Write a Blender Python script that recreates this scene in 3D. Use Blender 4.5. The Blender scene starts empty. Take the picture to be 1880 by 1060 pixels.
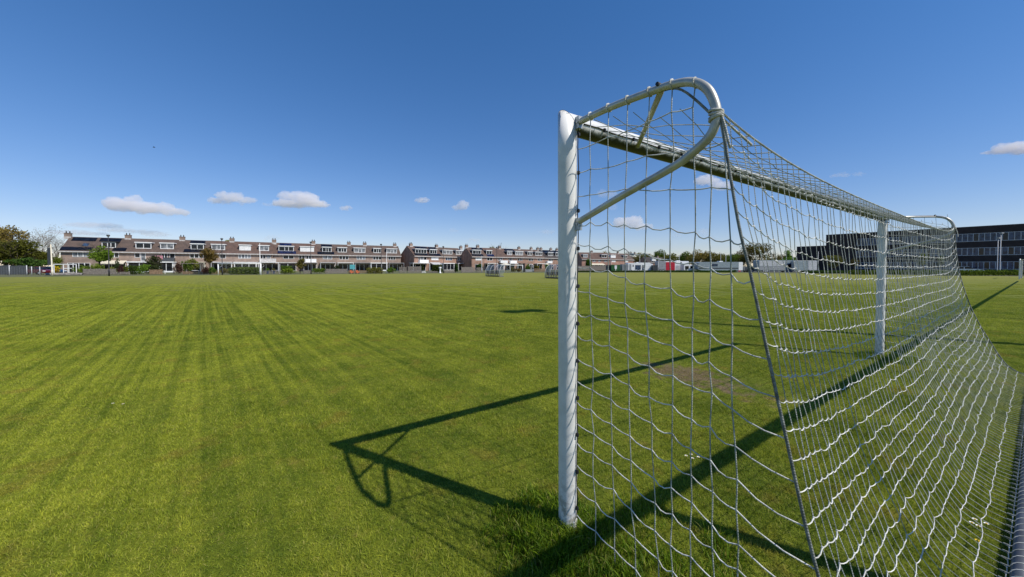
import bpy, math, random
import numpy as np
from mathutils import Vector, Matrix

R = math.radians
random.seed(7)
rng = np.random.default_rng(11)
scene = bpy.context.scene
COL = scene.collection

# ------------------------------------------------------------------ camera model
F = 640.0                     # focal length in photo pixels (photo is 1880 wide)
PITCH = R(1.25)
CY = 503.0
EYE = 1.61

def ray(px, py):
    a = (px - 940) / F
    b = (CY - py) / F
    return (a, b * math.sin(PITCH) + math.cos(PITCH), b * math.cos(PITCH) - math.sin(PITCH))

def ground(px, py, z=0.0):
    r = ray(px, py)
    t = (z - EYE) / r[2]
    return Vector((r[0] * t, r[1] * t, z))

def at(px, py, Y):
    r = ray(px, py)
    t = Y / r[1]
    return Vector((r[0] * t, Y, EYE + r[2] * t))

def hz(py, Y):
    return at(940, py, Y).z

# ------------------------------------------------------------------ helpers
def tag(o, label=None, cat=None, group=None, kind=None):
    if label: o['label'] = label
    if cat: o['category'] = cat
    if group: o['group'] = group
    if kind: o['kind'] = kind
    return o

def thing(name, label, cat, loc=(0, 0, 0), rz=0.0, group=None):
    o = bpy.data.objects.new(name, None)
    o.empty_display_size = 0.2
    COL.objects.link(o)
    o.location = loc
    o.rotation_euler = (0, 0, rz)
    return tag(o, label, cat, group)

class MB:
    def __init__(self):
        self.v = []; self.f = []; self.m = []
    def face(self, pts, m=0):
        n = len(self.v); self.v += [tuple(p) for p in pts]
        self.f.append(tuple(range(n, n + len(pts)))); self.m.append(m)
    def box(self, x0, x1, y0, y1, z0, z1, m=0):
        n = len(self.v)
        self.v += [(x0, y0, z0), (x1, y0, z0), (x1, y1, z0), (x0, y1, z0), (x0, y0, z1), (x1, y0, z1), (x1, y1, z1), (x0, y1, z1)]
        for q in ((0, 3, 2, 1), (4, 5, 6, 7), (0, 1, 5, 4), (1, 2, 6, 5), (2, 3, 7, 6), (3, 0, 4, 7)):
            self.f.append(tuple(n + i for i in q)); self.m.append(m)
    def prism_x(self, prof, x0, x1, m=0):
        """closed (y,z) outline swept along x"""
        n = len(self.v); k = len(prof)
        self.v += [(x0, y, z) for y, z in prof] + [(x1, y, z) for y, z in prof]
        self.f.append(tuple(n + i for i in range(k))); self.m.append(m)
        self.f.append(tuple(n + k + i for i in reversed(range(k)))); self.m.append(m)
        for i in range(k):
            j = (i + 1) % k
            self.f.append((n + i, n + k + i, n + k + j, n + j)); self.m.append(m)
    def prism_y(self, prof, y0, y1, m=0):
        """closed (x,z) outline swept along y"""
        n = len(self.v); k = len(prof)
        self.v += [(x, y0, z) for x, z in prof] + [(x, y1, z) for x, z in prof]
        self.f.append(tuple(n + i for i in range(k))); self.m.append(m)
        self.f.append(tuple(n + k + i for i in reversed(range(k)))); self.m.append(m)
        for i in range(k):
            j = (i + 1) % k
            self.f.append((n + i, n + k + i, n + k + j, n + j)); self.m.append(m)
    def tube(self, pts, r, n=6, m=0, cap=True):
        pts = [Vector(p) for p in pts]
        if len(pts) < 2: return
        rr = r if isinstance(r, (list, tuple)) else [r] * len(pts)
        d = (pts[1] - pts[0]).normalized()
        ref = Vector((0, 0, 1)) if abs(d.z) < 0.9 else Vector((1, 0, 0))
        s = d.cross(ref).normalized()
        base = len(self.v)
        for i, p in enumerate(pts):
            a = pts[max(i - 1, 0)]; b = pts[min(i + 1, len(pts) - 1)]
            d = (b - a)
            if d.length < 1e-9: d = Vector((0, 0, 1))
            d.normalize()
            s = (s - d * s.dot(d))
            if s.length < 1e-6: s = d.orthogonal()
            s.normalize()
            t = d.cross(s)
            for k in range(n):
                an = 2 * math.pi * k / n
                q = p + (s * math.cos(an) + t * math.sin(an)) * rr[i]
                self.v.append((q.x, q.y, q.z))
        for i in range(len(pts) - 1):
            for k in range(n):
                k2 = (k + 1) % n
                self.f.append((base + i * n + k, base + i * n + k2, base + (i + 1) * n + k2, base + (i + 1) * n + k)); self.m.append(m)
        if cap and n > 4:
            self.f.append(tuple(base + k for k in reversed(range(n)))); self.m.append(m)
            e = base + (len(pts) - 1) * n
            self.f.append(tuple(e + k for k in range(n))); self.m.append(m)
    def blob(self, c, r, nu=8, nv=6, m=0):
        rx, ry, rz = r if isinstance(r, (list, tuple)) else (r, r, r)
        rings = []
        base = len(self.v)
        for j in range(nv + 1):
            ph = math.pi * j / nv
            for i in range(nu):
                th = 2 * math.pi * i / nu
                self.v.append((c[0] + rx * math.sin(ph) * math.cos(th), c[1] + ry * math.sin(ph) * math.sin(th), c[2] + rz * math.cos(ph)))
        for j in range(nv):
            for i in range(nu):
                i2 = (i + 1) % nu
                self.f.append((base + j * nu + i, base + (j + 1) * nu + i, base + (j + 1) * nu + i2, base + j * nu + i2)); self.m.append(m)
    def build(self, name, mats, parent=None, smooth=False):
        me = bpy.data.meshes.new(name)
        me.from_pydata(self.v, [], self.f)
        if not isinstance(mats, (list, tuple)): mats = [mats]
        for x in mats: me.materials.append(x)
        if len(mats) > 1:
            me.polygons.foreach_set('material_index', self.m)
        if smooth:
            me.polygons.foreach_set('use_smooth', [True] * len(me.polygons))
        me.update()
        o = bpy.data.objects.new(name, me)
        COL.objects.link(o)
        if parent is not None: o.parent = parent
        return o

def np_mesh(name, verts, quads, mats, parent=None, tri=False):
    """big mesh from numpy arrays (faces all of one size)"""
    k = quads.shape[1]
    me = bpy.data.meshes.new(name)
    me.vertices.add(len(verts)); me.vertices.foreach_set('co', verts.astype(np.float32).ravel())
    me.loops.add(quads.size); me.loops.foreach_set('vertex_index', quads.astype(np.int32).ravel())
    me.polygons.add(len(quads))
    me.polygons.foreach_set('loop_start', np.arange(0, quads.size, k, dtype=np.int32))
    me.polygons.foreach_set('loop_total', np.full(len(quads), k, dtype=np.int32))
    for x in (mats if isinstance(mats, (list, tuple)) else [mats]): me.materials.append(x)
    me.update(calc_edges=True); me.validate()
    o = bpy.data.objects.new(name, me)
    if parent is not False: COL.objects.link(o)
    if parent: o.parent = parent
    return o

# ------------------------------------------------------------------ materials
def new_mat(name):
    m = bpy.data.materials.new(name); m.use_nodes = True
    nt = m.node_tree
    b = nt.nodes['Principled BSDF']
    return m, nt, b

def mix_rgb(nt, fac, a, b, mode='MIX'):
    n = nt.nodes.new('ShaderNodeMix'); n.data_type = 'RGBA'; n.blend_type = mode
    for k, val in ((0, fac), (6, a), (7, b)):
        if hasattr(val, 'is_output'): nt.links.new(val, n.inputs[k])
        elif k == 0: n.inputs[k].default_value = val
        else: n.inputs[k].default_value = (*val, 1) if len(val) == 3 else val
    return n.outputs[2]

def math_n(nt, op, a, b=None, c=None, clamp=False):
    n = nt.nodes.new('ShaderNodeMath'); n.operation = op; n.use_clamp = clamp
    for k, val in enumerate((a, b, c)):
        if val is None: continue
        if hasattr(val, 'is_output'): nt.links.new(val, n.inputs[k])
        else: n.inputs[k].default_value = val
    return n.outputs[0]

def noise(nt, vec, scale, detail=3, rough=0.55, dist=0.0):
    n = nt.nodes.new('ShaderNodeTexNoise')
    n.inputs['Scale'].default_value = scale; n.inputs['Detail'].default_value = detail
    n.inputs['Roughness'].default_value = rough; n.inputs['Distortion'].default_value = dist
    if vec is not None: nt.links.new(vec, n.inputs['Vector'])
    return n.outputs['Fac']

def ramp(nt, fac, lo, hi):
    n = nt.nodes.new('ShaderNodeMapRange'); n.clamp = True; n.interpolation_type = 'SMOOTHSTEP'
    nt.links.new(fac, n.inputs[0]); n.inputs[1].default_value = lo; n.inputs[2].default_value = hi
    return n.outputs[0]

def objcoord(nt):
    return nt.nodes.new('ShaderNodeTexCoord').outputs['Object']

def position(nt):
    return nt.nodes.new('ShaderNodeNewGeometry').outputs['Position']

def plain(name, col, rough=0.6, metal=0.0, var=0.12, scale=3.0, bump=0.0, spec=0.5):
    """paint/plaster/plastic with weathering noise"""
    m, nt, b = new_mat(name)
    v = objcoord(nt)
    f = noise(nt, v, scale, 5)
    c2 = tuple(max(0, c * (1 - 2 * var)) for c in col); c3 = tuple(min(1, c * (1 + var)) for c in col)
    nt.links.new(mix_rgb(nt, ramp(nt, f, 0.3, 0.7), c2, c3), b.inputs['Base Color'])
    b.inputs['Roughness'].default_value = rough; b.inputs['Metallic'].default_value = metal
    b.inputs['Specular IOR Level'].default_value = spec
    if bump:
        bn = nt.nodes.new('ShaderNodeBump'); bn.inputs['Strength'].default_value = bump; bn.inputs['Distance'].default_value = 0.01
        nt.links.new(noise(nt, v, scale * 12, 4), bn.inputs['Height']); nt.links.new(bn.outputs[0], b.inputs['Normal'])
    return m

def brick(name, c1, c2, mortar, sx=1.0):
    m, nt, b = new_mat(name)
    v = objcoord(nt)
    sep = nt.nodes.new('ShaderNodeSeparateXYZ'); nt.links.new(v, sep.inputs[0])
    cmb = nt.nodes.new('ShaderNodeCombineXYZ')
    nt.links.new(math_n(nt, 'ADD', sep.outputs[0], sep.outputs[1]), cmb.inputs[0]); nt.links.new(sep.outputs[2], cmb.inputs[1])
    t = nt.nodes.new('ShaderNodeTexBrick')
    nt.links.new(cmb.outputs[0], t.inputs['Vector'])
    t.inputs['Scale'].default_value = 1.0
    t.inputs['Brick Width'].default_value = 0.22 * sx; t.inputs['Row Height'].default_value = 0.065 * sx
    t.inputs['Mortar Size'].default_value = 0.008 * sx
    t.inputs['Color1'].default_value = (*c1, 1); t.inputs['Color2'].default_value = (*c2, 1); t.inputs['Mortar'].default_value = (*mortar, 1)
    f = noise(nt, v, 0.7, 4)
    dark = mix_rgb(nt, ramp(nt, f, 0.35, 0.7), (0.72, 0.7, 0.68), (1.1, 1.06, 1.02))
    nt.links.new(mix_rgb(nt, 1.0, t.outputs['Color'], dark, 'MULTIPLY'), b.inputs['Base Color'])
    b.inputs['Roughness'].default_value = 0.9
    return m

def tiles(name, c1, c2):
    m, nt, b = new_mat(name)
    v = objcoord(nt)
    sep = nt.nodes.new('ShaderNodeSeparateXYZ'); nt.links.new(v, sep.inputs[0])
    w = nt.nodes.new('ShaderNodeTexBrick')
    cmb = nt.nodes.new('ShaderNodeCombineXYZ'); nt.links.new(sep.outputs[0], cmb.inputs[0]); nt.links.new(math_n(nt, 'MULTIPLY', sep.outputs[2], 1.5), cmb.inputs[1])
    nt.links.new(cmb.outputs[0], w.inputs['Vector'])
    w.inputs['Scale'].default_value = 1.0; w.inputs['Brick Width'].default_value = 0.3; w.inputs['Row Height'].default_value = 0.33
    w.inputs['Mortar Size'].default_value = 0.02; w.offset = 0.0
    w.inputs['Color1'].default_value = (*c1, 1); w.inputs['Color2'].default_value = (*c2, 1)
    w.inputs['Mortar'].default_value = (*[x * 0.45 for x in c1], 1)
    f = noise(nt, v, 0.5, 5, 0.6)
    dark = mix_rgb(nt, ramp(nt, f, 0.3, 0.72), (0.68, 0.68, 0.68), (1.18, 1.12, 1.08))
    nt.links.new(mix_rgb(nt, 1.0, w.outputs['Color'], dark, 'MULTIPLY'), b.inputs['Base Color'])
    b.inputs['Roughness'].default_value = 0.85
    bn = nt.nodes.new('ShaderNodeBump'); bn.inputs['Strength'].default_value = 0.5; bn.inputs['Distance'].default_value = 0.04
    nt.links.new(w.outputs['Fac'], bn.inputs['Height']); nt.links.new(bn.outputs[0], b.inputs['Normal'])
    return m

def glass(name, col=(0.02, 0.025, 0.03), rough=0.08):
    m, nt, b = new_mat(name)
    f = noise(nt, objcoord(nt), 1.3, 3)
    nt.links.new(mix_rgb(nt, ramp(nt, f, 0.35, 0.65), tuple(c * 0.5 for c in col), tuple(c * 1.5 for c in col)), b.inputs['Base Color'])
    b.inputs['Roughness'].default_value = rough
    b.inputs['Specular IOR Level'].default_value = 0.35
    return m

def leafy(name, dark, light, trans=0.3):
    m = bpy.data.materials.new(name); m.use_nodes = True
    nt = m.node_tree; nt.nodes.clear()
    out = nt.nodes.new('ShaderNodeOutputMaterial')
    g = nt.nodes.new('ShaderNodeNewGeometry')
    oi = nt.nodes.new('ShaderNodeObjectInfo')
    c = mix_rgb(nt, g.outputs['Random Per Island'], dark, light)
    n2 = noise(nt, g.outputs['Position'], 0.9, 3)
    c = mix_rgb(nt, math_n(nt, 'MULTIPLY', ramp(nt, n2, 0.35, 0.7), 0.55), c, light)
    hsv = nt.nodes.new('ShaderNodeHueSaturation')
    nt.links.new(math_n(nt, 'MULTIPLY_ADD', oi.outputs['Random'], 0.05, 0.475), hsv.inputs['Hue'])
    nt.links.new(math_n(nt, 'MULTIPLY_ADD', oi.outputs['Random'], 0.5, 0.75), hsv.inputs['Value'])
    nt.links.new(c, hsv.inputs['Color']); c = hsv.outputs[0]
    d = nt.nodes.new('ShaderNodeBsdfDiffuse'); t = nt.nodes.new('ShaderNodeBsdfTranslucent')
    nt.links.new(c, d.inputs[0]); nt.links.new(c, t.inputs[0])
    mx = nt.nodes.new('ShaderNodeMixShader'); mx.inputs[0].default_value = trans
    nt.links.new(d.outputs[0], mx.inputs[1]); nt.links.new(t.outputs[0], mx.inputs[2])
    nt.links.new(mx.outputs[0], out.inputs[0])
    return m

M = {}
M['white'] = plain('white_paint', (0.84, 0.84, 0.82), 0.45, 0, .07)
M['cream'] = plain('cream_paint', (0.68, 0.62, 0.48), 0.6)
M['fascia'] = plain('fascia_paint', (0.52, 0.49, 0.46), 0.6)
M['dark'] = plain('dark_trim', (0.02, 0.02, 0.022), 0.6)
M['darkgrey'] = plain('dark_grey_paint', (0.06, 0.065, 0.07), 0.5)
M['grey'] = plain('grey_paint', (0.3, 0.31, 0.32), 0.5)
M['lightgrey'] = plain('light_grey_paint', (0.5, 0.51, 0.52), 0.5)
M['galv'] = plain('galvanised_steel', (0.42, 0.45, 0.47), 0.45, 0.5, 0.1, 9)
M['glass'] = glass('window_glass', (0.012, 0.014, 0.017))
M['curtain'] = glass('curtained_glass', (0.18, 0.19, 0.2), 0.15)
M['bluegl'] = glass('blue_reflection_glass', (0.03, 0.055, 0.1), 0.1)  # bluish window reflections put into the glass colour
M['brickA'] = brick('brown_brick', (0.30, 0.215, 0.175), (0.25, 0.175, 0.14), (0.34, 0.3, 0.26))
M['brickB'] = brick('orange_brick', (0.35, 0.2, 0.145), (0.29, 0.16, 0.115), (0.34, 0.28, 0.23))
M['brickC'] = brick('pink_brick', (0.4, 0.2, 0.155), (0.33, 0.17, 0.13), (0.36, 0.29, 0.24))
M['brickD'] = brick('dark_brick', (0.05, 0.036, 0.034), (0.038, 0.028, 0.028), (0.04, 0.035, 0.035))
M['tileA'] = tiles('brown_roof_tiles', (0.135, 0.095, 0.075), (0.11, 0.08, 0.066))
M['tileB'] = tiles('red_brown_roof_tiles', (0.145, 0.092, 0.072), (0.118, 0.076, 0.06))
M['tileC'] = tiles('dark_roof_tiles', (0.06, 0.048, 0.045), (0.045, 0.038, 0.036))
M['solar'] = glass('solar_panel_glass', (0.008, 0.009, 0.014), 0.2)
M['solarblue'] = glass('blue_solar_glass', (0.012, 0.018, 0.06), 0.2)
M['wood'] = plain('weathered_wood', (0.23, 0.2, 0.17), 0.85, 0, 0.25, 6)
M['woodwarm'] = plain('warm_wood', (0.26, 0.17, 0.1), 0.85, 0, 0.25, 6)
M['stone'] = plain('edge_stone', (0.25, 0.23, 0.21), 0.9, 0, 0.25, 2)
M['bark'] = plain('bark', (0.09, 0.07, 0.05), 0.95, 0, 0.3, 5)
M['barkgrey'] = plain('grey_bark', (0.2, 0.17, 0.14), 0.95, 0, 0.3, 5)
M['red'] = plain('red_car_paint', (0.11, 0.008, 0.016), 0.25)
M['truckred'] = plain('red_truck_paint', (0.5, 0.015, 0.035), 0.3)
M['blue'] = plain('blue_paint', (0.02, 0.06, 0.14), 0.35)
M['tyre'] = plain('tyre_rubber', (0.015, 0.015, 0.015), 0.9)
M['green'] = plain('green_container_paint', (0.03, 0.14, 0.035), 0.5)
M['teal'] = plain('teal_cloth', (0.1, 0.42, 0.45), 0.8)
M['pink'] = plain('pink_cloth', (0.55, 0.25, 0.3), 0.8)
M['moss'] = plain('mossy_roof', (0.09, 0.08, 0.03), 0.95)
M['trailer'] = plain('grey_green_trailer', (0.26, 0.31, 0.33), 0.4)
M['dunes'] = leafy('foliage_dark', (0.028, 0.052, 0.011), (0.088, 0.131, 0.025))
M['fgreen'] = leafy('foliage_green', (0.052, 0.105, 0.016), (0.149, 0.228, 0.032))
M['flight'] = leafy('foliage_light', (0.086, 0.138, 0.014), (0.196, 0.276, 0.034))
M['fbronze'] = leafy('foliage_bronze', (0.123, 0.084, 0.025), (0.263, 0.184, 0.052))
M['folive'] = leafy('foliage_olive', (0.105, 0.102, 0.023), (0.219, 0.210, 0.045))
M['fleft'] = leafy('foliage_spring_olive', (0.06, 0.075, 0.013), (0.14, 0.165, 0.03))
M['fyellow'] = leafy('foliage_yellow', (0.345, 0.230, 0.011), (0.690, 0.483, 0.023))
M['fpurple'] = leafy('foliage_purple', (0.052, 0.023, 0.023), (0.115, 0.057, 0.046))
M['fgrey'] = leafy('foliage_grey_twigs', (0.149, 0.121, 0.092), (0.253, 0.207, 0.161), 0.15)
M['fconif'] = leafy('foliage_conifer', (0.032, 0.049, 0.021), (0.079, 0.105, 0.038))

# ------------------------------------------------------------------ grass colour (shared by the ground and the blades)
MOW = Vector((-0.662, 0.75))            # mowing direction
GX = Vector((0.836, 0.549))             # goal line direction
P0 = Vector((0.352, 2.115, 0.0))        # near post of the goal
WID = 7.44
BARE = (2.68, 5.0)

def grass_colour(nt, gain=1.0):
    pos = position(nt)
    sep = nt.nodes.new('ShaderNodeSeparateXYZ'); nt.links.new(pos, sep.inputs[0])
    x, y = sep.outputs[0], sep.outputs[1]
    q = math_n(nt, 'ADD', math_n(nt, 'MULTIPLY', x, MOW.y), math_n(nt, 'MULTIPLY', y, -MOW.x))
    al = math_n(nt, 'ADD', math_n(nt, 'MULTIPLY', x, MOW.x), math_n(nt, 'MULTIPLY', y, MOW.y))
    cmb = nt.nodes.new('ShaderNodeCombineXYZ')
    nt.links.new(q, cmb.inputs[0]); nt.links.new(math_n(nt, 'MULTIPLY', al, 0.012), cmb.inputs[1])
    st = noise(nt, cmb.outputs[0], 8.0, 3, 0.6)            # fine mowing streaks: sheen of leaning blades put into the colour
    wide = noise(nt, cmb.outputs[0], 0.42, 1, 0.5)          # mower-wide bands of the same painted sheen
    big = noise(nt, pos, 0.16, 3, 0.5)
    mid = noise(nt, pos, 1.4, 4, 0.6)
    fine = noise(nt, pos, 9.0, 5, 0.65)
    # streaks fade out towards the goal side of the pitch
    sfade = ramp(nt, math_n(nt, 'MULTIPLY_ADD', y, -0.12, x), 4.0, -7.0)
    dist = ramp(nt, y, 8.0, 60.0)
    a = (0.070 * gain, 0.104 * gain, 0.0065 * gain)
    b_ = (0.222 * gain, 0.238 * gain, 0.022 * gain)
    k = math_n(nt, 'ADD', math_n(nt, 'MULTIPLY', ramp(nt, mid, 0.3, 0.72), 0.46), math_n(nt, 'MULTIPLY', ramp(nt, big, 0.35, 0.65), 0.16))
    k = math_n(nt, 'ADD', k, math_n(nt, 'MULTIPLY', ramp(nt, fine, 0.3, 0.7), 0.26))
    s1 = math_n(nt, 'ADD', math_n(nt, 'MULTIPLY', math_n(nt, 'SUBTRACT', ramp(nt, st, 0.38, 0.62), 0.5), 0.48),
                math_n(nt, 'MULTIPLY', math_n(nt, 'SUBTRACT', ramp(nt, wide, 0.4, 0.6), 0.5), 0.08))
    k = math_n(nt, 'ADD', k, math_n(nt, 'MULTIPLY', s1, sfade))
    k = math_n(nt, 'ADD', k, math_n(nt, 'MULTIPLY', sfade, 0.16), clamp=True)  # left turf lightened: light off the leaning blades put into colour
    c = mix_rgb(nt, k, a, b_)
    # yellowish tired patches
    yel = math_n(nt, 'MULTIPLY', ramp(nt, noise(nt, pos, 2.3, 4, 0.6), 0.54, 0.72), 0.6)
    c = mix_rgb(nt, yel, c, (0.19 * gain, 0.15 * gain, 0.022 * gain))
    spk = math_n(nt, 'MULTIPLY', ramp(nt, noise(nt, pos, 26.0, 3, 0.6), 0.6, 0.75), 0.5)
    c = mix_rgb(nt, spk, c, (0.026 * gain, 0.045 * gain, 0.004 * gain))
    dry = math_n(nt, 'MULTIPLY', ramp(nt, noise(nt, pos, 7.0, 3, 0.6), 0.6, 0.76), 0.45)
    c = mix_rgb(nt, dry, c, (0.24 * gain, 0.2 * gain, 0.045 * gain))
    # farther turf is paler and yellower
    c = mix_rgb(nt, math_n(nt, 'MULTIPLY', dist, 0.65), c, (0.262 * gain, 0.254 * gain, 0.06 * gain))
    return c, pos, x, y, mid, fine

def bare_mask(nt, x, y, mid):
    dx = math_n(nt, 'SUBTRACT', x, BARE[0]); dy = math_n(nt, 'SUBTRACT', y, BARE[1])
    u = math_n(nt, 'ADD', math_n(nt, 'MULTIPLY', dx, GX.x), math_n(nt, 'MULTIPLY', dy, GX.y))
    v = math_n(nt, 'ADD', math_n(nt, 'MULTIPLY', dx, -GX.y), math_n(nt, 'MULTIPLY', dy, GX.x))
    r2 = math_n(nt, 'ADD', math_n(nt, 'POWER', math_n(nt, 'DIVIDE', math_n(nt, 'ABSOLUTE', u), 0.62), 2.0), math_n(nt, 'POWER', math_n(nt, 'DIVIDE', math_n(nt, 'ABSOLUTE', v), 1.25), 2.0))
    br = noise(nt, position(nt), 5.5, 5, 0.7)
    val = math_n(nt, 'SUBTRACT', math_n(nt, 'MULTIPLY_ADD', mid, 1.3, math_n(nt, 'MULTIPLY_ADD', br, 2.6, -1.15)), math_n(nt, 'MULTIPLY', r2, 0.75))
    return ramp(nt, val, 0.3, 0.85)

def turf_material(name, gain, soil):
    m, nt, b = new_mat(name)
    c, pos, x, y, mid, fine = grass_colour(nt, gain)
    if soil:
        bm = bare_mask(nt, x, y, mid)
        sc = mix_rgb(nt, fine, (0.13, 0.09, 0.055), (0.26, 0.19, 0.12))
        c = mix_rgb(nt, bm, c, sc)
    nt.links.new(c, b.inputs['Base Color'])
    b.inputs['Roughness'].default_value = 0.95; b.inputs['Specular IOR Level'].default_value = 0.15
    bn = nt.nodes.new('ShaderNodeBump'); bn.inputs['Strength'].default_value = 0.7; bn.inputs['Distance'].default_value = 0.03
    nt.links.new(noise(nt, pos, 30, 4, 0.7), bn.inputs['Height']); nt.links.new(bn.outputs[0], b.inputs['Normal'])
    return m

def blade_material(name, gain, trans=0.35):
    m = bpy.data.materials.new(name); m.use_nodes = True
    nt = m.node_tree; nt.nodes.clear()
    out = nt.nodes.new('ShaderNodeOutputMaterial')
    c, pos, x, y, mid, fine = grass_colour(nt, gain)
    g = nt.nodes.new('ShaderNodeNewGeometry')
    rnd = g.outputs['Random Per Island']
    hsv = nt.nodes.new('ShaderNodeHueSaturation')
    nt.links.new(math_n(nt, 'MULTIPLY_ADD', rnd, -0.035, 0.52 if 'lush' not in name else 0.555), hsv.inputs['Hue'])
    nt.links.new(math_n(nt, 'MULTIPLY_ADD', rnd, 0.9, 0.58), hsv.inputs['Value'])
    nt.links.new(c, hsv.inputs['Color'])
    straw = math_n(nt, 'GREATER_THAN', rnd, 0.93)
    c = mix_rgb(nt, math_n(nt, 'MULTIPLY', straw, 0.6), hsv.outputs[0], (0.26 * gain, 0.22 * gain, 0.08 * gain))
    bm = bare_mask(nt, x, y, mid)
    c = mix_rgb(nt, math_n(nt, 'MULTIPLY', bm, 0.7), c, (0.3, 0.21, 0.12))
    d = nt.nodes.new('ShaderNodeBsdfPrincipled'); t = nt.nodes.new('ShaderNodeBsdfTranslucent')
    d.inputs['Roughness'].default_value = 0.6; d.inputs['Specular IOR Level'].default_value = 0.25
    nt.links.new(c, d.inputs['Base Color']); nt.links.new(c, t.inputs[0])
    mx = nt.nodes.new('ShaderNodeMixShader'); mx.inputs[0].default_value = trans
    nt.links.new(d.outputs[0], mx.inputs[1]); nt.links.new(t.outputs[0], mx.inputs[2])
    nt.links.new(mx.outputs[0], out.inputs[0])
    return m

# ------------------------------------------------------------------ the setting: ground, pitch
m, nt, b = new_mat('rough_ground')
pos = position(nt)
c = mix_rgb(nt, ramp(nt, noise(nt, pos, 0.25, 5), 0.35, 0.65), (0.07, 0.085, 0.02), (0.13, 0.125, 0.045))
c = mix_rgb(nt, math_n(nt, 'MULTIPLY', ramp(nt, noise(nt, pos, 1.7, 5), 0.5, 0.7), 0.5), c, (0.12, 0.095, 0.06))
nt.links.new(c, b.inputs['Base Color']); b.inputs['Roughness'].default_value = 0.95
M['rough'] = m
g = MB(); g.face([(-3000, -500, -0.012), (3000, -500, -0.012), (3000, 5000, -0.012), (-3000, 5000, -0.012)])
tag(g.build('ground', M['rough']), kind='structure')

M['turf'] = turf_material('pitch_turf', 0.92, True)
edge_px = [(-300, 511), (0, 509.5), (150, 507.6), (480, 504.8), (760, 502.6), (1000, 501), (1300, 500.6), (1480, 502.5), (1600, 504.5), (1880, 508), (2150, 511)]
edge = [ground(*p) for p in edge_px]
f = MB()
ring = [(edge[0].x, -30, 0)] + [(e.x, e.y, 0) for e in edge] + [(edge[-1].x, -30, 0)]
f.face(list(reversed(ring)))
tag(f.build('playing_field', M['turf']), kind='structure')
# parking strip beyond the right hand hedge
p = MB()
a0, a1 = ground(1060, 499.2), ground(1500, 500.2)
M['asphalt'] = plain('parking_asphalt', (0.06, 0.06, 0.062), 0.9, 0, 0.2, 0.4)
p.face([(a0.x, a0.y + 6, -0.006), (a1.x, a1.y + 6, -0.006), (a1.x + 40, a1.y + 40, -0.006), (a0.x, a0.y + 45, -0.006)])
tag(p.build('parking_ground', M['asphalt']), kind='structure')

# ------------------------------------------------------------------ grass blades (instanced tufts)
def tuft(name, size, n, h, w, mat, lean, long=False):
    px_ = (rng.random(n) - 0.5) * size * 1.06; py_ = (rng.random(n) - 0.5) * size * 1.06
    an = rng.random(n) * 2 * np.pi
    hh = h * (0.55 + 0.75 * rng.random(n) ** 1.4)
    ln = lean * (0.25 + rng.random(n)) * hh
    la = rng.random(n) * 2 * np.pi
    ww = w * (0.7 + 0.6 * rng.random(n)) / 2
    ux, uy = np.cos(an) * ww, np.sin(an) * ww
    z0 = np.zeros(n)
    b0 = np.stack([px_ - ux, py_ - uy, z0], 1); b1 = np.stack([px_ + ux, py_ + uy, z0], 1)
    mx, my = px_ + np.cos(la) * ln * 0.35, py_ + np.sin(la) * ln * 0.35
    m0 = np.stack([mx - ux * .8, my - uy * .8, hh * .6], 1); m1 = np.stack([mx + ux * .8, my + uy * .8, hh * .6], 1)
    tx, ty = px_ + np.cos(la) * ln, py_ + np.sin(la) * ln
    t0 = np.stack([tx - ux * .2, ty - uy * .2, hh], 1); t1 = np.stack([tx + ux * .2, ty + uy * .2, hh], 1)
    V = np.stack([b0, b1, m0, m1, t0, t1], 1).reshape(-1, 3)
    i = np.arange(n)[:, None] * 6
    Q = np.concatenate([i + np.array([[0, 1, 3, 2]]), i + np.array([[2, 3, 5, 4]])], 0)
    return np_mesh(name, V, Q, mat, parent=False)

def scatter(name, pts, rot, scl, coll, label, cat):
    me = bpy.data.meshes.new(name)
    me.vertices.add(len(pts)); me.vertices.foreach_set('co', np.asarray(pts, np.float32).ravel())
    a = me.attributes.new('rot', 'FLOAT', 'POINT'); a.data.foreach_set('value', np.asarray(rot, np.float32))
    a = me.attributes.new('scl', 'FLOAT_VECTOR', 'POINT'); a.data.foreach_set('vector', np.asarray(scl, np.float32).ravel())
    me.update()
    o = bpy.data.objects.new(name, me); COL.objects.link(o)
    ng = bpy.data.node_groups.new(name + '_nodes', 'GeometryNodeTree')
    ng.interface.new_socket('Geometry', in_out='INPUT', socket_type='NodeSocketGeometry')
    ng.interface.new_socket('Geometry', in_out='OUTPUT', socket_type='NodeSocketGeometry')
    N, L = ng.nodes, ng.links
    gi = N.new('NodeGroupInput'); go = N.new('NodeGroupOutput')
    ci = N.new('GeometryNodeCollectionInfo'); ci.inputs[0].default_value = coll
    ci.inputs['Separate Children'].default_value = True; ci.inputs['Reset Children'].default_value = True
    ip = N.new('GeometryNodeInstanceOnPoints'); ip.inputs['Pick Instance'].default_value = True
    ra = N.new('GeometryNodeInputNamedAttribute'); ra.data_type = 'FLOAT'; ra.inputs[0].default_value = 'rot'
    sa = N.new('GeometryNodeInputNamedAttribute'); sa.data_type = 'FLOAT_VECTOR'; sa.inputs[0].default_value = 'scl'
    cx = N.new('ShaderNodeCombineXYZ'); er = N.new('FunctionNodeEulerToRotation')
    L.new(gi.outputs[0], ip.inputs['Points']); L.new(ci.outputs[0], ip.inputs['Instance'])
    L.new(ra.outputs['Attribute'], cx.inputs[2]); L.new(cx.outputs[0], er.inputs[0]); L.new(er.outputs[0], ip.inputs['Rotation'])
    L.new(sa.outputs['Attribute'], ip.inputs['Scale']); L.new(ip.outputs[0], go.inputs[0])
    md = o.modifiers.new('scatter', 'NODES'); md.node_group = ng
    tag(o, label, cat, kind='stuff')
    return o

def in_view(x, y, margin):
    return (np.abs(x) < y * 1.5 + margin)

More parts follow.
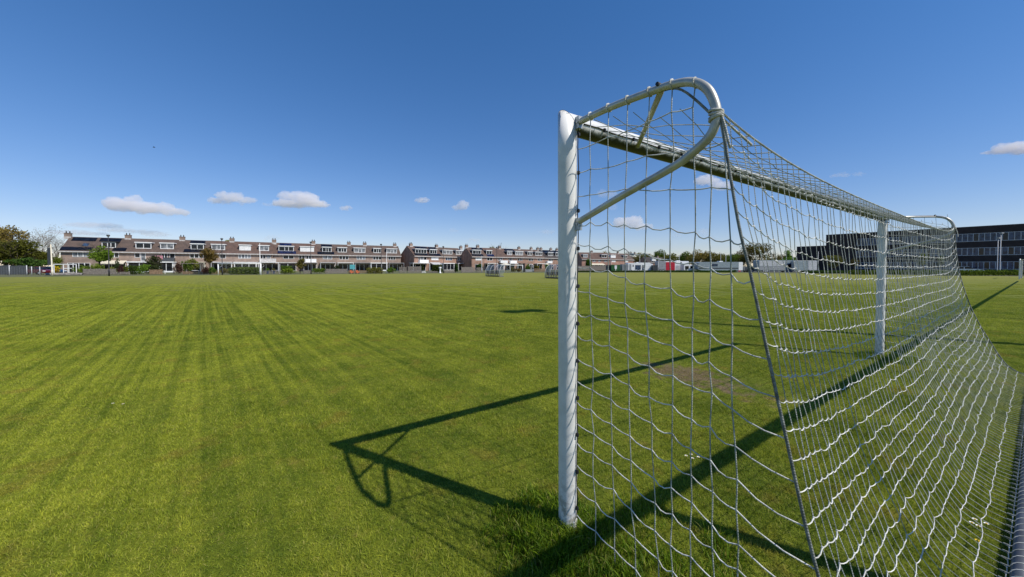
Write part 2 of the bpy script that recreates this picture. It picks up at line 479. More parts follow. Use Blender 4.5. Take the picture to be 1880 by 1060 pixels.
def edge_y(x):
    ex = np.array([e.x for e in edge]); ey = np.array([e.y for e in edge])
    return np.interp(x, ex, ey)

M['blade'] = blade_material('grass_blades', 1.9, 0.4)
m = blade_material('lush_blades', 1.35, 0.4); M['lush'] = m
for n_ in m.node_tree.nodes:
    if n_.type == 'HUE_SAT': n_.inputs['Saturation'].default_value = 1.05
M['blade_far'] = blade_material('grass_blades_far', 1.6, 0.4)
zones = [('short_grass', 0.2, 950, 0.0165, 0.0024, -1.0, 3.4, 'blade', 1.3),
         ('lawn_grass', 0.25, 830, 0.0185, 0.0031, 3.4, 8.0, 'blade', 1.3),
         ('field_grass', 1.0, 4600, 0.020, 0.0055, 8.0, 36.0, 'blade', 1.3)]
for nm, size, n, h, w, y0, y1, mk, lean in zones:
    coll = bpy.data.collections.new(nm + '_tufts')
    for k in range(5):
        coll.objects.link(tuft('grass_tuft', size, n, h, w, M[mk], lean))
    xs = np.arange(-y1 * 1.5 - 3, y1 * 1.5 + 3, size); ys = np.arange(y0, y1, size)
    X, Y = np.meshgrid(xs, ys); X = X.ravel(); Y = Y.ravel()
    k = in_view(X, Y, 2.5) & (Y < edge_y(X) - 1)
    X, Y = X[k], Y[k]
    S = np.ones((len(X), 3)) * (0.9 + 0.25 * rng.random((len(X), 1)))
    S[:, :2] = 1.02
    if y0 < 5:      # tussocky: height varies from tuft to tuft in drifting patches
        S[:, 2] *= 0.72 + 0.5 * rng.random(len(X)) ** 2 + 0.22 * np.sin(X * 2.3 + 1.7 * np.sin(Y * 1.9)) * np.sin(Y * 2.9 + X)
    keep = rng.random(len(X)) > np.clip((Y - 16) / 21.0, 0, .97)
    X, Y, S = X[keep], Y[keep], S[keep]
    S[:, 2] *= 1 - .55 * np.clip((Y - 14) / 20.0, 0, 1)
    # unmown turf round the goal frame is longer, worn goalmouth is shorter
    gx = (X - P0.x) * GX.x + (Y - P0.y) * GX.y; gb = (X - P0.x) * GX.y - (Y - P0.y) * GX.x
    net = (gx > -0.6) & (gx < WID + 0.6) & (gb > 0.05) & (gb < 1.7)
    S[net, 2] *= 1.25
    r2 = ((gx - 3.53) / 0.75) ** 2 + ((gb + 1.13) / 1.35) ** 2
    S[r2 < 1, 2] *= 0.6
    scatter(nm, np.stack([X, Y, np.zeros(len(X))], 1), rng.integers(0, 4, len(X)) * np.pi / 2, S, coll,
            'short mown green grass of the ' + ('turf at the very front' if y0 < 3 else 'near lawn round the goal' if y0 < 5 else 'farther pitch'), 'grass')

def long_grass(name, spots, label, hmul=1.0):
    o = None
    V = []; Q = []
    base = 0
    for (x, y, n, rad, h) in spots:
        a = rng.random(n) * 2 * np.pi; r = rad * np.sqrt(rng.random(n))
        bx, by = x + r * np.cos(a), y + r * np.sin(a)
        hh = h * (0.45 + 0.75 * rng.random(n)) * (1 - 0.5 * (r / rad) ** 2)
        la = rng.random(n) * 2 * np.pi; ln = hh * (0.15 + 0.75 * rng.random(n))
        ww = 0.0024 * (0.7 + 0.6 * rng.random(n)); an = rng.random(n) * np.pi
        ux, uy = np.cos(an) * ww, np.sin(an) * ww
        lv = []
        for t, k in ((0, 1), (0.4, 0.95), (0.75, 0.7), (1.0, 0.08)):
            cx, cy = bx + np.cos(la) * ln * t ** 2, by + np.sin(la) * ln * t ** 2
            cz = hh * t * (1 - 0.12 * t)
            lv += [np.stack([cx - ux * k, cy - uy * k, cz], 1), np.stack([cx + ux * k, cy + uy * k, cz], 1)]
        V.append(np.stack(lv, 1).reshape(-1, 3))
        i = base + np.arange(n)[:, None] * 8
        Q.append(np.concatenate([i + np.array([[0, 1, 3, 2]]), i + np.array([[2, 3, 5, 4]]), i + np.array([[4, 5, 7, 6]])], 0))
        base += n * 8
    o = np_mesh(name, np.concatenate(V), np.concatenate(Q), M['lush'])
    return tag(o, label, 'grass', kind='stuff')

def gw(gx, gb, z=0.0):
    """goal coordinates: along the goal line, behind the line, up"""
    return Vector((P0.x + GX.x * gx + GX.y * gb, P0.y + GX.y * gx - GX.x * gb, z))

sp = []
for k in range(34):
    a = random.random() * 6.283; r = 0.05 + 0.33 * random.random()
    sp.append((P0.x + r * math.cos(a) - 0.1, P0.y + r * math.sin(a) - 0.03, 190, 0.11, 0.125 - 0.15 * r))
for k in range(30):
    q = gw(random.uniform(-0.1, 0.7), random.uniform(0.05, 0.75)); sp.append((q.x, q.y, 110, 0.12, 0.075))
for k in range(16):
    q = gw(WID + random.uniform(-0.4, 0.3), random.uniform(-0.2, 0.4)); sp.append((q.x, q.y, 120, 0.13, 0.1))
long_grass('long_grass', sp, 'long unmown grass round the feet of the near goal posts')

# ------------------------------------------------------------------ the goal
BARZ = 2.46      # crossbar axis
def goal_paint(name, algae):
    m, nt, b = new_mat(name)
    v = objcoord(nt)
    f = noise(nt, v, 5.0, 5, 0.65)
    c = mix_rgb(nt, ramp(nt, f, 0.42, 0.72), (0.74, 0.735, 0.71), (0.6, 0.6, 0.57))
    sep = nt.nodes.new('ShaderNodeSeparateXYZ'); nt.links.new(v, sep.inputs[0])
    sc = noise(nt, v, 55.0, 3, 0.7)
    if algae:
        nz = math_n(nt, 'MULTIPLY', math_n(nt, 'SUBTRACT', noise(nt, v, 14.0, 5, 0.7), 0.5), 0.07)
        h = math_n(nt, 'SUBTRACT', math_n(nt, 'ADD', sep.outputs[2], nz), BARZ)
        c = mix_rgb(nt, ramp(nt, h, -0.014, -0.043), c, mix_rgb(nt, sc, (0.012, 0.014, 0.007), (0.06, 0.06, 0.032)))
    else:
        low = math_n(nt, 'MULTIPLY', ramp(nt, sep.outputs[2], 0.5, 0.0), ramp(nt, noise(nt, v, 22, 5, 0.7), 0.45, 0.62))
        c = mix_rgb(nt, math_n(nt, 'MULTIPLY', low, 0.75), c, (0.2, 0.17, 0.1))
        c = mix_rgb(nt, math_n(nt, 'MULTIPLY', ramp(nt, sc, 0.66, 0.74), 0.55), c, (0.3, 0.28, 0.24))
        mp = nt.nodes.new('ShaderNodeMapping'); mp.inputs['Scale'].default_value = (9, 9, 1.3); nt.links.new(v, mp.inputs[0])
        c = mix_rgb(nt, math_n(nt, 'MULTIPLY', ramp(nt, noise(nt, mp.outputs[0], 3.0, 5, 0.7), 0.6, 0.72), 0.35), c, (0.38, 0.37, 0.33))
    nt.links.new(c, b.inputs['Base Color']); b.inputs['Roughness'].default_value = 0.38
    return m

def rope_mat(name, col, dirt, scale=14):
    m, nt, b = new_mat(name)
    v = objcoord(nt)
    nt.links.new(mix_rgb(nt, ramp(nt, noise(nt, v, scale, 3), 0.35, 0.65), dirt, col), b.inputs['Base Color'])
    b.inputs['Roughness'].default_value = 0.85; b.inputs['Specular IOR Level'].default_value = 0.2
    w = nt.nodes.new('ShaderNodeTexWave'); w.inputs['Scale'].default_value = 60; w.bands_direction = 'DIAGONAL'
    nt.links.new(v, w.inputs['Vector'])
    bn = nt.nodes.new('ShaderNodeBump'); bn.inputs['Strength'].default_value = 0.5; bn.inputs['Distance'].default_value = 0.002
    nt.links.new(w.outputs['Fac'], bn.inputs['Height']); nt.links.new(bn.outputs[0], b.inputs['Normal'])
    return m

M['post'] = goal_paint('goal_post_paint', False)
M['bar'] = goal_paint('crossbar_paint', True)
M['tube'] = plain('aluminium_tube', (0.52, 0.51, 0.46), 0.42, 0.35, 0.14, 8)
M['rail'] = plain('ground_rail_steel', (0.12, 0.13, 0.15), 0.55, 0.2, 0.15, 8)
M['netw'] = rope_mat('white_net_cord', (0.72, 0.71, 0.66), (0.45, 0.45, 0.41))
M['netg'] = rope_mat('grey_net_cord', (0.5, 0.51, 0.47), (0.26, 0.28, 0.25))  # greyer cord for uprights, top net and rail loops
M['rope'] = rope_mat('grey_rope', (0.25, 0.26, 0.24), (0.12, 0.13, 0.12), 30)
M['knot'] = rope_mat('pale_binding_rope', (0.55, 0.54, 0.5), (0.35, 0.35, 0.32), 30)
M['clip'] = plain('black_plastic_clip', (0.015, 0.015, 0.016), 0.5)

goal_rz = math.atan2(GX.y, GX.x)
goal = thing('football_goal', 'large white football goal with hanging net in the foreground', 'goal', P0, goal_rz)

def L(gx, gb, z): return (gx, -gb, z)

def post_mesh(x, other):
    """oval post with a mitred top towards the crossbar"""
    mb = MB(); n = 20; rx, ry = 0.054, 0.06
    base = 0
    rows = [-0.02, 0.4, 1.0, 1.7, 2.3]
    for z in rows + [None]:
        for k in range(n):
            a = 2 * math.pi * k / n
            lx, ly = rx * math.cos(a), ry * math.sin(a)
            zz = z if z is not None else BARZ - other * lx * 1.2
            lean = -0.016 * (1 - (zz / BARZ)) * other if zz < BARZ else 0
            mb.v.append((x + lx - lean, ly, zz))
    for j in range(len(rows)):
        for k in range(n):
            k2 = (k + 1) % n
            mb.f.append((j * n + k, j * n + k2, (j + 1) * n + k2, (j + 1) * n + k)); mb.m.append(0)
    t = len(rows) * n
    mb.f.append(tuple(t + k for k in range(n))); mb.m.append(0)
    return mb

post_mesh(-0.026, 1).build('post', M['post'], goal, True)
post_mesh(WID, -1).build('post', M['post'], goal, True)
# crossbar, mitred at both ends
mb = MB(); n = 20
sect = 24
for i in range(sect + 1):
    for k in range(n):
        a = 2 * math.pi * k / n
        ly, lz = 0.06 * math.cos(a), 0.06 * math.sin(a)
        x = i / sect * WID
        if i == 0: x = -0.026 - lz * 50 / 60 + 0.003
        if i == sect: x = WID + lz * 50 / 60 - 0.003
        mb.v.append((x, ly, BARZ + lz))
for i in range(sect):
    for k in range(n):
        k2 = (k + 1) % n
        mb.f.append((i * n + k, i * n + k2, (i + 1) * n + k2, (i + 1) * n + k)); mb.m.append(0)
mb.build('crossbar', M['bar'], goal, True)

for x, s in ((-0.026, 1), (WID, -1)):
    o = MB(); ring_ = []
    for k in range(24):
        a = 2 * math.pi * k / 24; ring_.append((0.0547 * math.cos(a), 0.0607 * math.sin(a)))
    for dz in (-0.0012, 0.0012): o.v += [(x + q[0], q[1], BARZ - s * q[0] * 1.2 + dz) for q in ring_]
    for k in range(24): k2 = (k + 1) % 24; o.f.append((k, k2, 24 + k2, 24 + k)); o.m.append(0)
    o.build('corner_joint', M['clip'], goal)

def spline(pts, sub=8):
    pts = [Vector(p) for p in pts]
    out = []
    for i in range(len(pts) - 1):
        p0 = pts[max(i - 1, 0)]; p1 = pts[i]; p2 = pts[i + 1]; p3 = pts[min(i + 2, len(pts) - 1)]
        for k in range(sub):
            t = k / sub
            out.append(0.5 * ((2 * p1) + (-p0 + p2) * t + (2 * p0 - 5 * p1 + 4 * p2 - p3) * t * t + (-p0 + 3 * p1 - 3 * p2 + p3) * t ** 3))
    out.append(pts[-1])
    return out

TUBE = [(0.05, 2.452), (0.322, 2.448), (0.596, 2.425), (0.67, 2.413), (0.732, 2.395), (0.782, 2.363), (0.82, 2.315), (0.845, 2.243), (0.845, 2.185), (0.816, 2.132), (0.736, 2.082), (0.648, 2.046), (0.378, 1.968), (0.05, 1.864)]
for x, s in ((0.0, 1), (WID, -1)):
    o = MB(); o.tube(spline([L(x, a * (1 if s > 0 else .93), z) for a, z in TUBE], 6), 0.0185, 14)
    br = o.build('net_bracket', M['tube'], goal, True)
    o = MB(); o.tube([L(x + s * 0.008, 0.596, 2.415), L(x + s * 0.575, 0.045, 2.43)], 0.0145, 12)
    o.build('strut', M['tube'], br, True)
    for z in (2.447, 1.857):
        o = MB(); o.box(x - 0.016, x + 0.016, -0.085, -0.052, z - 0.035, z + 0.035)
        o.tube([L(x - 0.022, 0.075, z), L(x + 0.022, 0.075, z)], 0.007, 8)
        o.build('bracket_clamp', M['galv'], br)
    o = MB(); o.tube([L(x - 0.024, 0.596, 2.44), L(x + 0.024, 0.596, 2.44)], 0.009, 8)
    o.build('bolt', M['clip'], br)

# ---- net surfaces
near_prof = [(0.862, 2.225), (0.93, 1.795), (0.985, 1.547), (1.085, 1.063), (1.19, 0.591), (1.32, 0.2), (1.50, 0.05)]
far_prof = [(0.79, 2.225), (0.85, 1.55), (0.98, 0.953), (1.16, 0.47), (1.33, 0.13), (1.50, 0.05)]
def resample(prof, t):
    d = [0]
    for a, b_ in zip(prof[:-1], prof[1:]): d.append(d[-1] + math.hypot(b_[0] - a[0], b_[1] - a[1]))
    q = t * d[-1]
    for i in range(len(d) - 1):
        if q <= d[i + 1] + 1e-9:
            k = (q - d[i]) / (d[i + 1] - d[i])
            return (prof[i][0] + k * (prof[i + 1][0] - prof[i][0]), prof[i][1] + k * (prof[i + 1][1] - prof[i][1]))
    return prof[-1]
def smooth_prof(prof):
    p = spline([(a, 0, z) for a, z in prof], 6)
    return [(q.x, q.z) for q in p]
near_s, far_s = smooth_prof(near_prof), smooth_prof(far_prof)

NROW = 23
def back_pt(gx, t):
    w = min(max(gx / WID, 0), 1)
    wb = w ** 0.7
    a = resample(near_s, t); c = resample(far_s, t)
    s = a[0] * (1 - wb) + c[0] * wb; z = a[1] * (1 - wb) + c[1] * wb
    e = 1 - (2 * w - 1) ** 8
    mid = math.sin(math.pi * min(max(t, 0), 1))
    gg = w * WID
    sag = (1 - math.exp(-gg / 0.7)) * (1 - math.exp(-(WID - gg) / 0.45))
    prof = np.interp(t, [0, .08, .16, .6, .8, 1.0], [.125, .18, .215, .2, .1, 0.0])
    z -= sag * prof
    s -= 0.035 * e * mid * (0.6 + 0.4 * math.sin(gx * 1.7))
    return s, z

NC = 92
gcol = [0.0]
for i in range(NC):
    d = 0.078 if i < 12 else 0.0808
    gcol.append(gcol[-1] + d * (0.9 + 0.2 * random.random()))
k = WID / gcol[-1]
gcol = [x * k for x in gcol]
jit = {}
for i in range(NC + 1):
    for j in range(NROW + 1):
        a = 0.0 if i in (0, NC) or j in (0, NROW) else 1.0
        t = j / NROW + a * random.gauss(0, 0.0013)
        gx = gcol[i] + a * random.gauss(0, 0.0035) + (0.05 * math.sin(j / NROW * 3.14) * math.exp(-gcol[i] * 2.0) if a else 0)
        s, z = back_pt(gx, t)
        jit[i, j] = Vector(L(gx, s + a * random.gauss(0, 0.0035), max(z, 0.03)))
rows = MB(); cols = MB()
for j in range(1, NROW + 1):
    pts = []
    for i in range(NC + 1):
        p = jit[i, j]; pts.append(p)
        if i < NC:
            q = jit[i + 1, j]
            sag = 0.0065 * (0.4 + 1.2 * random.random())
            for u, h in ((0.33, 0.85), (0.67, 1.0)):
                r = p.lerp(q, u); r.z = max(r.z - sag * h, 0.02); r.y -= 0.25 * sag * (1 if j > 14 else 0)
                pts.append(r)
    rows.tube(pts, 0.0022, 4)
    for i in range(1, NC):
        rows.blob(jit[i, j], 0.0046, 5, 4)
for i in range(1, NC):
    cols.tube([jit[i, j] for j in range(NROW + 1)], 0.00175, 4)
net = rows.build('net', M['netw'], goal)
cols.build('net_cords', M['netg'], net)
# top rope between the two brackets
rope = MB()
rope.tube([jit[i, 0] for i in range(NC + 1)], 0.0042, 6)
rope.build('top_rope', M['netg'], goal)

# ---- side nets
side = MB(); sidec = MB()
s_mid = [0.155, 0.284, 0.407, 0.532, 0.647, 0.751, 0.824, 0.916]
s_low = [0.20, 0.333, 0.467, 0.597, 0.671, 0.756, 0.855, 0.952]
def tube_top(s):
    for (a, z), (b_, z2) in zip(TUBE[:8], TUBE[1:8]):
        if a <= s <= b_: return z + (z2 - z) * (s - a) / (b_ - a)
    return 2.2
def near_s_at(z):
    for (a, z1), (b_, z2) in zip(near_s[:-1], near_s[1:]):
        if z2 <= z <= z1: return a + (b_ - a) * (z1 - z) / (z1 - z2 + 1e-9)
    return near_s[0][0] if z > 2 else near_s[-1][0]
def side_s(i, z):
    if z < 1.6:
        return s_mid[i] + (s_low[i] - s_mid[i]) * (1.6 - z) / 1.15
    top = min(s_mid[i] + 0.01, 0.858)
    return s_mid[i] + (top - s_mid[i]) * (z - 1.6) / 0.75
wob = [random.uniform(-0.025, 0.02) for _ in range(12)]
zr = [2.296, 2.158, 2.02, 1.865, 1.745, 1.605, 1.465, 1.335, 1.2, 1.06, 0.925, 0.8, 0.67, 0.555, 0.42, 0.29, 0.12]
def side_pt(i, j, z0):
    z = z0
    for _ in range(2):
        s = side_s(i, z)
        se = near_s_at(z)
        dr = 0.19 * min(1, max(0.0, (2.35 - z0) / 0.55)) * (s / se) ** 1.7
        if z0 > 2.2: dr = 0.0
        z = z0 - dr
    return Vector(L(wob[i] * math.sin(z * 1.3) + random.gauss(0, 0.004), s + random.gauss(0, 0.004), max(z, 0.03) + random.gauss(0, 0.006)))
knots = {}
for j, z0 in enumerate(zr):
    pts = [Vector(L(0.0, 0.062, z0))]
    for i in range(8):
        if z0 > 2.2 and i > 5: break
        p = side_pt(i, j, z0); knots[i, j] = p; pts.append(p)
    if not z0 > 2.2:
        ze = z0 - 0.19 * min(1, (2.35 - z0) / 0.55)
        ze = max(ze, 0.06)
        pts.append(Vector(L(0.0, near_s_at(ze), ze)))
    full = [pts[0]]
    for a, b_ in zip(pts[:-1], pts[1:]):
        sag = random.uniform(0.001, 0.005) if j < 3 else random.uniform(0.004, 0.022)
        for u, h in ((0.3, 1.0), (0.62, 1.0)):
            r = a.lerp(b_, u); r.z -= sag * h; full.append(r)
        full.append(b_)
    side.tube(full, 0.0029, 5)
    # the row runs on round the bracket
for i in range(8):
    tp = Vector(L(0.0, min(side_s(i, 2.35), 0.862), tube_top(min(side_s(i, 2.35), 0.862)) + 0.0))
    col = [tp] + [knots[i, j] for j in range(len(zr)) if (i, j) in knots]
    e = col[-1].copy(); e.z = 0.02; e.x += random.uniform(-0.02, 0.02); col.append(e)
    sidec.tube(col, 0.0027, 5)
    if i < 6:   # loop over the tube
        lp = []
        for k in range(9):
            a = 2 * math.pi * k / 8
            lp.append(Vector((tp.x + 0.022 * math.sin(a), tp.y, tp.z + 0.002 + 0.022 * math.cos(a))))
        side.tube(lp, 0.004, 5)
sn = side.build('side_net', M['netw'], goal, True)
sidec.build('net_cords', M['netg'], sn, True)
# far side net
side = MB(); sidec = MB()
fs = [0.12 * (i + 1) for i in range(11)]
for j, z0 in enumerate(zr):
    pts = [Vector(L(WID, 0.062, z0))]
    for s in fs:
        ze = max(z0 - 0.1 * (s / 1.0) ** 1.5, 0.03)
        lim = next((a for a, z in far_s if z <= ze), far_s[-1][0])
        if s > lim: break
        pts.append(Vector(L(WID + random.uniform(-0.015, 0.015), s, ze - random.uniform(0, 0.01))))
    side.tube(pts, 0.0026, 4)
for s in fs:
    zt = 2.42 if s < 0.8 else max([z for a, z in far_s if a >= s] + [0.06])
    sidec.tube([Vector(L(WID + random.uniform(-0.01, 0.01), s + 0.03 * k, zt * (1 - k / 5.0) + 0.02)) for k in range(6)], 0.0021, 4)
sn = side.build('side_net', M['netw'], goal)
sidec.build('net_cords', M['netg'], sn)

# ---- top net
top = MB()
def top_pt(gx, u):
    s1, z1 = back_pt(gx, 0)
    z0 = BARZ + 0.01
    e = min(gx, WID - gx)
    zt = z0 + (z1 - z0) * u
    edge_z = tube_top(min(max(0.05, u * s1), 0.86)) if u < 0.97 else z1
    k = math.exp(-e * 5.0)
    z = zt * (1 - k) + edge_z * k - 0.03 * math.sin(math.pi * u) * (1 - k)
    return Vector(L(gx, 0.05 + (s1 - 0.05) * u, z))
NT = 7
gt = [0.02 + i * (WID - 0.04) / 58 for i in range(59)]
tj = {}
for i, gx in enumerate(gt):
    for j in range(NT + 1):
        a = 0 if j in (0, NT) else 1
        e = min(gx, WID - gx)
        sk = 0.16 * (j / NT) * math.exp(-e * 1.5) * (1 if gx < WID / 2 else -1)
        gg = min(max(gx + sk * a + a * random.gauss(0, 0.012), 0), WID)
        tj[i, j] = top_pt(gg, min(max(j / NT + a * random.gauss(0, 0.012), 0), 1))
for j in range(1, NT):
    top.tube([tj[i, j] for i in range(59)], 0.0024, 4)
for i in range(1, 58):
    top.tube([tj[i, j] for j in range(NT + 1)], 0.0024, 4)
top.build('top_net', M['netg'], goal)

# ---- ropes, binding, clips, rail
o = MB(); o.tube(spline([L(0.0, a, z) for a, z in near_prof], 8), 0.0056, 7)
o.build('corner_rope', M['rope'], goal, True)
o = MB(); o.tube(spline([L(WID, a, z) for a, z in far_prof], 8), 0.006, 6)
o.build('corner_rope', M['rope'], goal, True)
for (x, s) in ((0, 1), (WID, -1)):
    o = MB()
    B0 = 0.846 if s > 0 else 0.787
    for k in range(4):
        zc = 2.2 + 0.0105 * k
        ring_ = []
        for q in range(13):
            a = 2 * math.pi * q / 12
            ring_.append(L(x + 0.0225 * math.cos(a), B0 + 0.0235 * math.sin(a), zc + 0.006 * math.sin(a + k)))
        o.tube(ring_, 0.0054, 6)
    o.tube(spline([L(x, B0 + .02, 2.21), L(x + s * 0.004, B0 + .035, 2.15), L(x + s * 0.01, B0 + .045, 2.09), L(x + s * 0.02, B0 + .045, 2.075)], 5), 0.0048, 6)
    o.tube([L(x + s * 0.02, B0 + .004, 2.215), L(x + s * 0.16, B0 + .006, 2.18), L(x + s * 0.29, B0 + .008, 2.15)], [0.004, 0.005, 0.0055], 6)
    o.build('rope_binding', M['knot'], goal, True)
o = MB(); o.tube(spline([L(0.0, 0.846, 2.2), L(0.0, 0.7, 2.375), L(0.0, 0.58, 2.415), L(0.0, 0.42, 2.448), L(0.0, 0.3, 2.462)], 6), 0.0055, 6)
o.build('tie_rope', M['rope'], goal, True)

o = MB(); o.tube([L(0.004 * math.sin(k * 2.1), 0.066, 0.1 + 0.13 * k) for k in range(19)], 0.0032, 5)
o.tube([L(WID, 0.066, 0.1), L(WID, 0.066, 2.42)], 0.0032, 5)
o.tube([L(0.05 + i * (WID - 0.1) / 60, 0.0625, BARZ - 0.006 + 0.004 * math.sin(i * 1.9)) for i in range(61)], 0.0036, 5)
o.build('lacing_cord', M['clip'], goal, True)
cl = MB(); cl.box(-0.0055, 0.0055, -0.007, 0.004, -0.011, 0.011); cl.box(-0.005, 0.005, -0.012, -0.008, -0.008, 0.008)
first = cl.build('net_clip', M['clip'], goal)
def put_clip(p, first_):
    c = first if first_ else first.copy()
    if not first_: COL.objects.link(c); c.parent = goal
    c.location = p
n0 = True
for x in (0.0, WID):
    for k in range(11):
        put_clip(L(x, 0.066, 0.16 + 0.222 * k), n0); n0 = False
for i in range(26):
    put_clip(L(0.22 + i * 0.28, 0.066, BARZ - 0.008), False)
o = MB(); o.tube([L(-0.05, 1.545, 0.05), L(WID + 0.05, 1.545, 0.05)], 0.035, 16)
rail = o.build('ground_rail', M['rail'], goal, True)
o = MB()
for i in range(0, NC + 1, 1):
    x = gcol[i]
    o.tube([L(x, 1.48, 0.06)] + [L(x + 0.01 * k, 1.545 + 0.0372 * math.cos(a), 0.05 + 0.0372 * math.sin(a)) for k, a in enumerate(np.linspace(2.9, -0.6, 9))], 0.0022, 4)
o.build('net_loops', M['netg'], rail)

# the same goal on the neighbouring pitch, along the same goal line
def copy_tree(o, parent=None, skip=()):
    c = o.copy(); COL.objects.link(c)
    if parent: c.parent = parent
    for ch in list(o.children):
        if ch.name.split('.')[0] not in skip: copy_tree(ch, c, skip)
    return c
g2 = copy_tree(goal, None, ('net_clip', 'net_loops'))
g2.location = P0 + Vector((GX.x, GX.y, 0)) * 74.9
tag(g2, 'distant white goal cut off by the right edge in front of the dark offices', 'goal')

# tall ball-stop rail behind the goals (casts the long straight shadow across the net)
HB = 2.62
o = thing('ball_stop_rail', 'high white horizontal rail on posts running behind the goal line', 'rail', gw(0, 2.135), goal_rz)
mb = MB(); mb.tube([(-9, 0, HB), (66, 0, HB)], 0.06, 14); mb.build('top_rail', M['lightgrey'], o, True)
for x in (1.63, 17.8, 34, 50, 65.9):
    mb = MB(); mb.tube([(x, 0, -0.1), (x, 0, HB)], 0.05, 12); mb.build('post', M['lightgrey'], o, True)

# small flowers in the turf
def flower(kind, px, py, label, group=None):
    p = ground(px, py)
    t = thing(kind, label, 'flower', (p.x, p.y, 0), random.random() * 6, group)
    mb = MB(); mb.tube([(0, 0, 0), (0.004, 0.0, 0.05)], 0.0013, 5); mb.build('stem', M['fgreen'], t)
    mb = MB()
    for k in range(11):
        a = k * 2 * math.pi / 11
        d = Vector((math.cos(a), math.sin(a), 0)); s_ = Vector((-d.y, d.x, 0)) * 0.0028
        c0 = Vector((0.004, 0, 0.051))
        mb.face([c0 + d * 0.004 - s_, c0 + d * 0.011 - s_ * 1.0 + Vector((0, 0, .003)), c0 + d * 0.011 + s_ * 1.0 + Vector((0, 0, .003)), c0 + d * 0.004 + s_])
    mb.build('petals', M['white'] if kind == 'daisy' else M['yellowf'], t)
    mb = MB(); mb.blob((0.004, 0, 0.053), (0.005, 0.005, 0.003)); mb.build('flower_head', M['yellowf'], t)
M['yellowf'] = plain('flower_yellow', (0.75, 0.5, 0.02), 0.8)
for (px, py) in ((1259, 848), (1272, 853), (1283, 851), (1268, 846)):
    flower('daisy', px, py, 'white daisy in the small cluster behind the side net', 'daisies seen through the side net')
for (px, py) in ((1788, 968), (1798, 982), (1812, 978), (1786, 976)):
    flower('daisy', px, py, 'white daisy in the grass beside the ground rail', 'daisies beside the ground rail')
flower('dandelion', 1795, 1010, 'yellow dandelion in the grass beside the ground rail')
for (px, py) in ((208, 749), (227, 750)):
    flower('daisy', px, py, 'white daisy out on the open mown turf at left', 'daisies on the open turf')

# ------------------------------------------------------------------ rows of houses
class Row:
    def __init__(self, P, Q):
        self.P = Vector((P[0], P[1])); d = Vector((Q[0] - P[0], Q[1] - P[1])); self.len = d.length
        self.d = d.normalized(); self.n = Vector((-self.d.y, self.d.x)); self.rz = math.atan2(self.d.y, self.d.x)
    def u(self, px, v=0.0):
        a = (px - 940) / F
        p = self.P + self.n * v
        # p + u d = (aY, Y)
        den = self.d.x - a * self.d.y
        return (a * p.y - p.x) / den
    def loc(self, u, v=0.0, z=0.0):
        p = self.P + self.d * u + self.n * v
        return Vector((p.x, p.y, z))
    def z(self, px, py, v=0.0):
        u = self.u(px, v); return hz(py, self.loc(u, v).y)

EAVE, RIDGE, DEPTH = 5.55, 9.0, 9.0
def slope_z(y): return EAVE + (RIDGE - EAVE) * y / (DEPTH / 2)

def window(parent, x0, x1, z0, z1, y, kind='glass', n=3, frame='white', name='window'):
    """frame with mullions as the window, panes as its child"""
    fr = MB(); t = 0.07
    fr.box(x0, x1, y - 0.06, y, z0, z0 + t); fr.box(x0, x1, y - 0.06, y, z1 - t, z1)
    fr.box(x0, x0 + t, y - 0.06, y, z0 + t, z1 - t); fr.box(x1 - t, x1, y - 0.06, y, z0 + t, z1 - t)
    if kind != 'shutter':
        for i in range(1, n):
            xm = x0 + (x1 - x0) * i / n
            fr.box(xm - 0.06, xm + 0.06, y - 0.06, y, z0 + t, z1 - t)
    w = fr.build(name, M[frame], parent)
    p = MB()
    if kind == 'shutter':
        k = 8
        for i in range(k):
            za = z0 + t + (z1 - z0 - 2 * t) * i / k
            p.box(x0 + t, x1 - t, y - 0.045, y - 0.01, za + 0.012, za + (z1 - z0 - 2 * t) / k)
        p.box(x0 + t, x1 - t, y - 0.02, y - 0.003, z0 + t, z1 - t)
        p.build('shutter', M['white'], w)
    else:
        for i in range(n):
            xa = x0 + t + (x1 - x0 - 2 * t) * i / n + 0.03; xb = x0 + t + (x1 - x0 - 2 * t) * (i + 1) / n - 0.03
            p.box(xa, xb, y - 0.03, y - 0.008, z0 + t, z1 - t)
        p.build('pane', M[{'glass': 'glass', 'curtain': 'curtain', 'blue': 'bluegl'}[kind]], w)
    return w

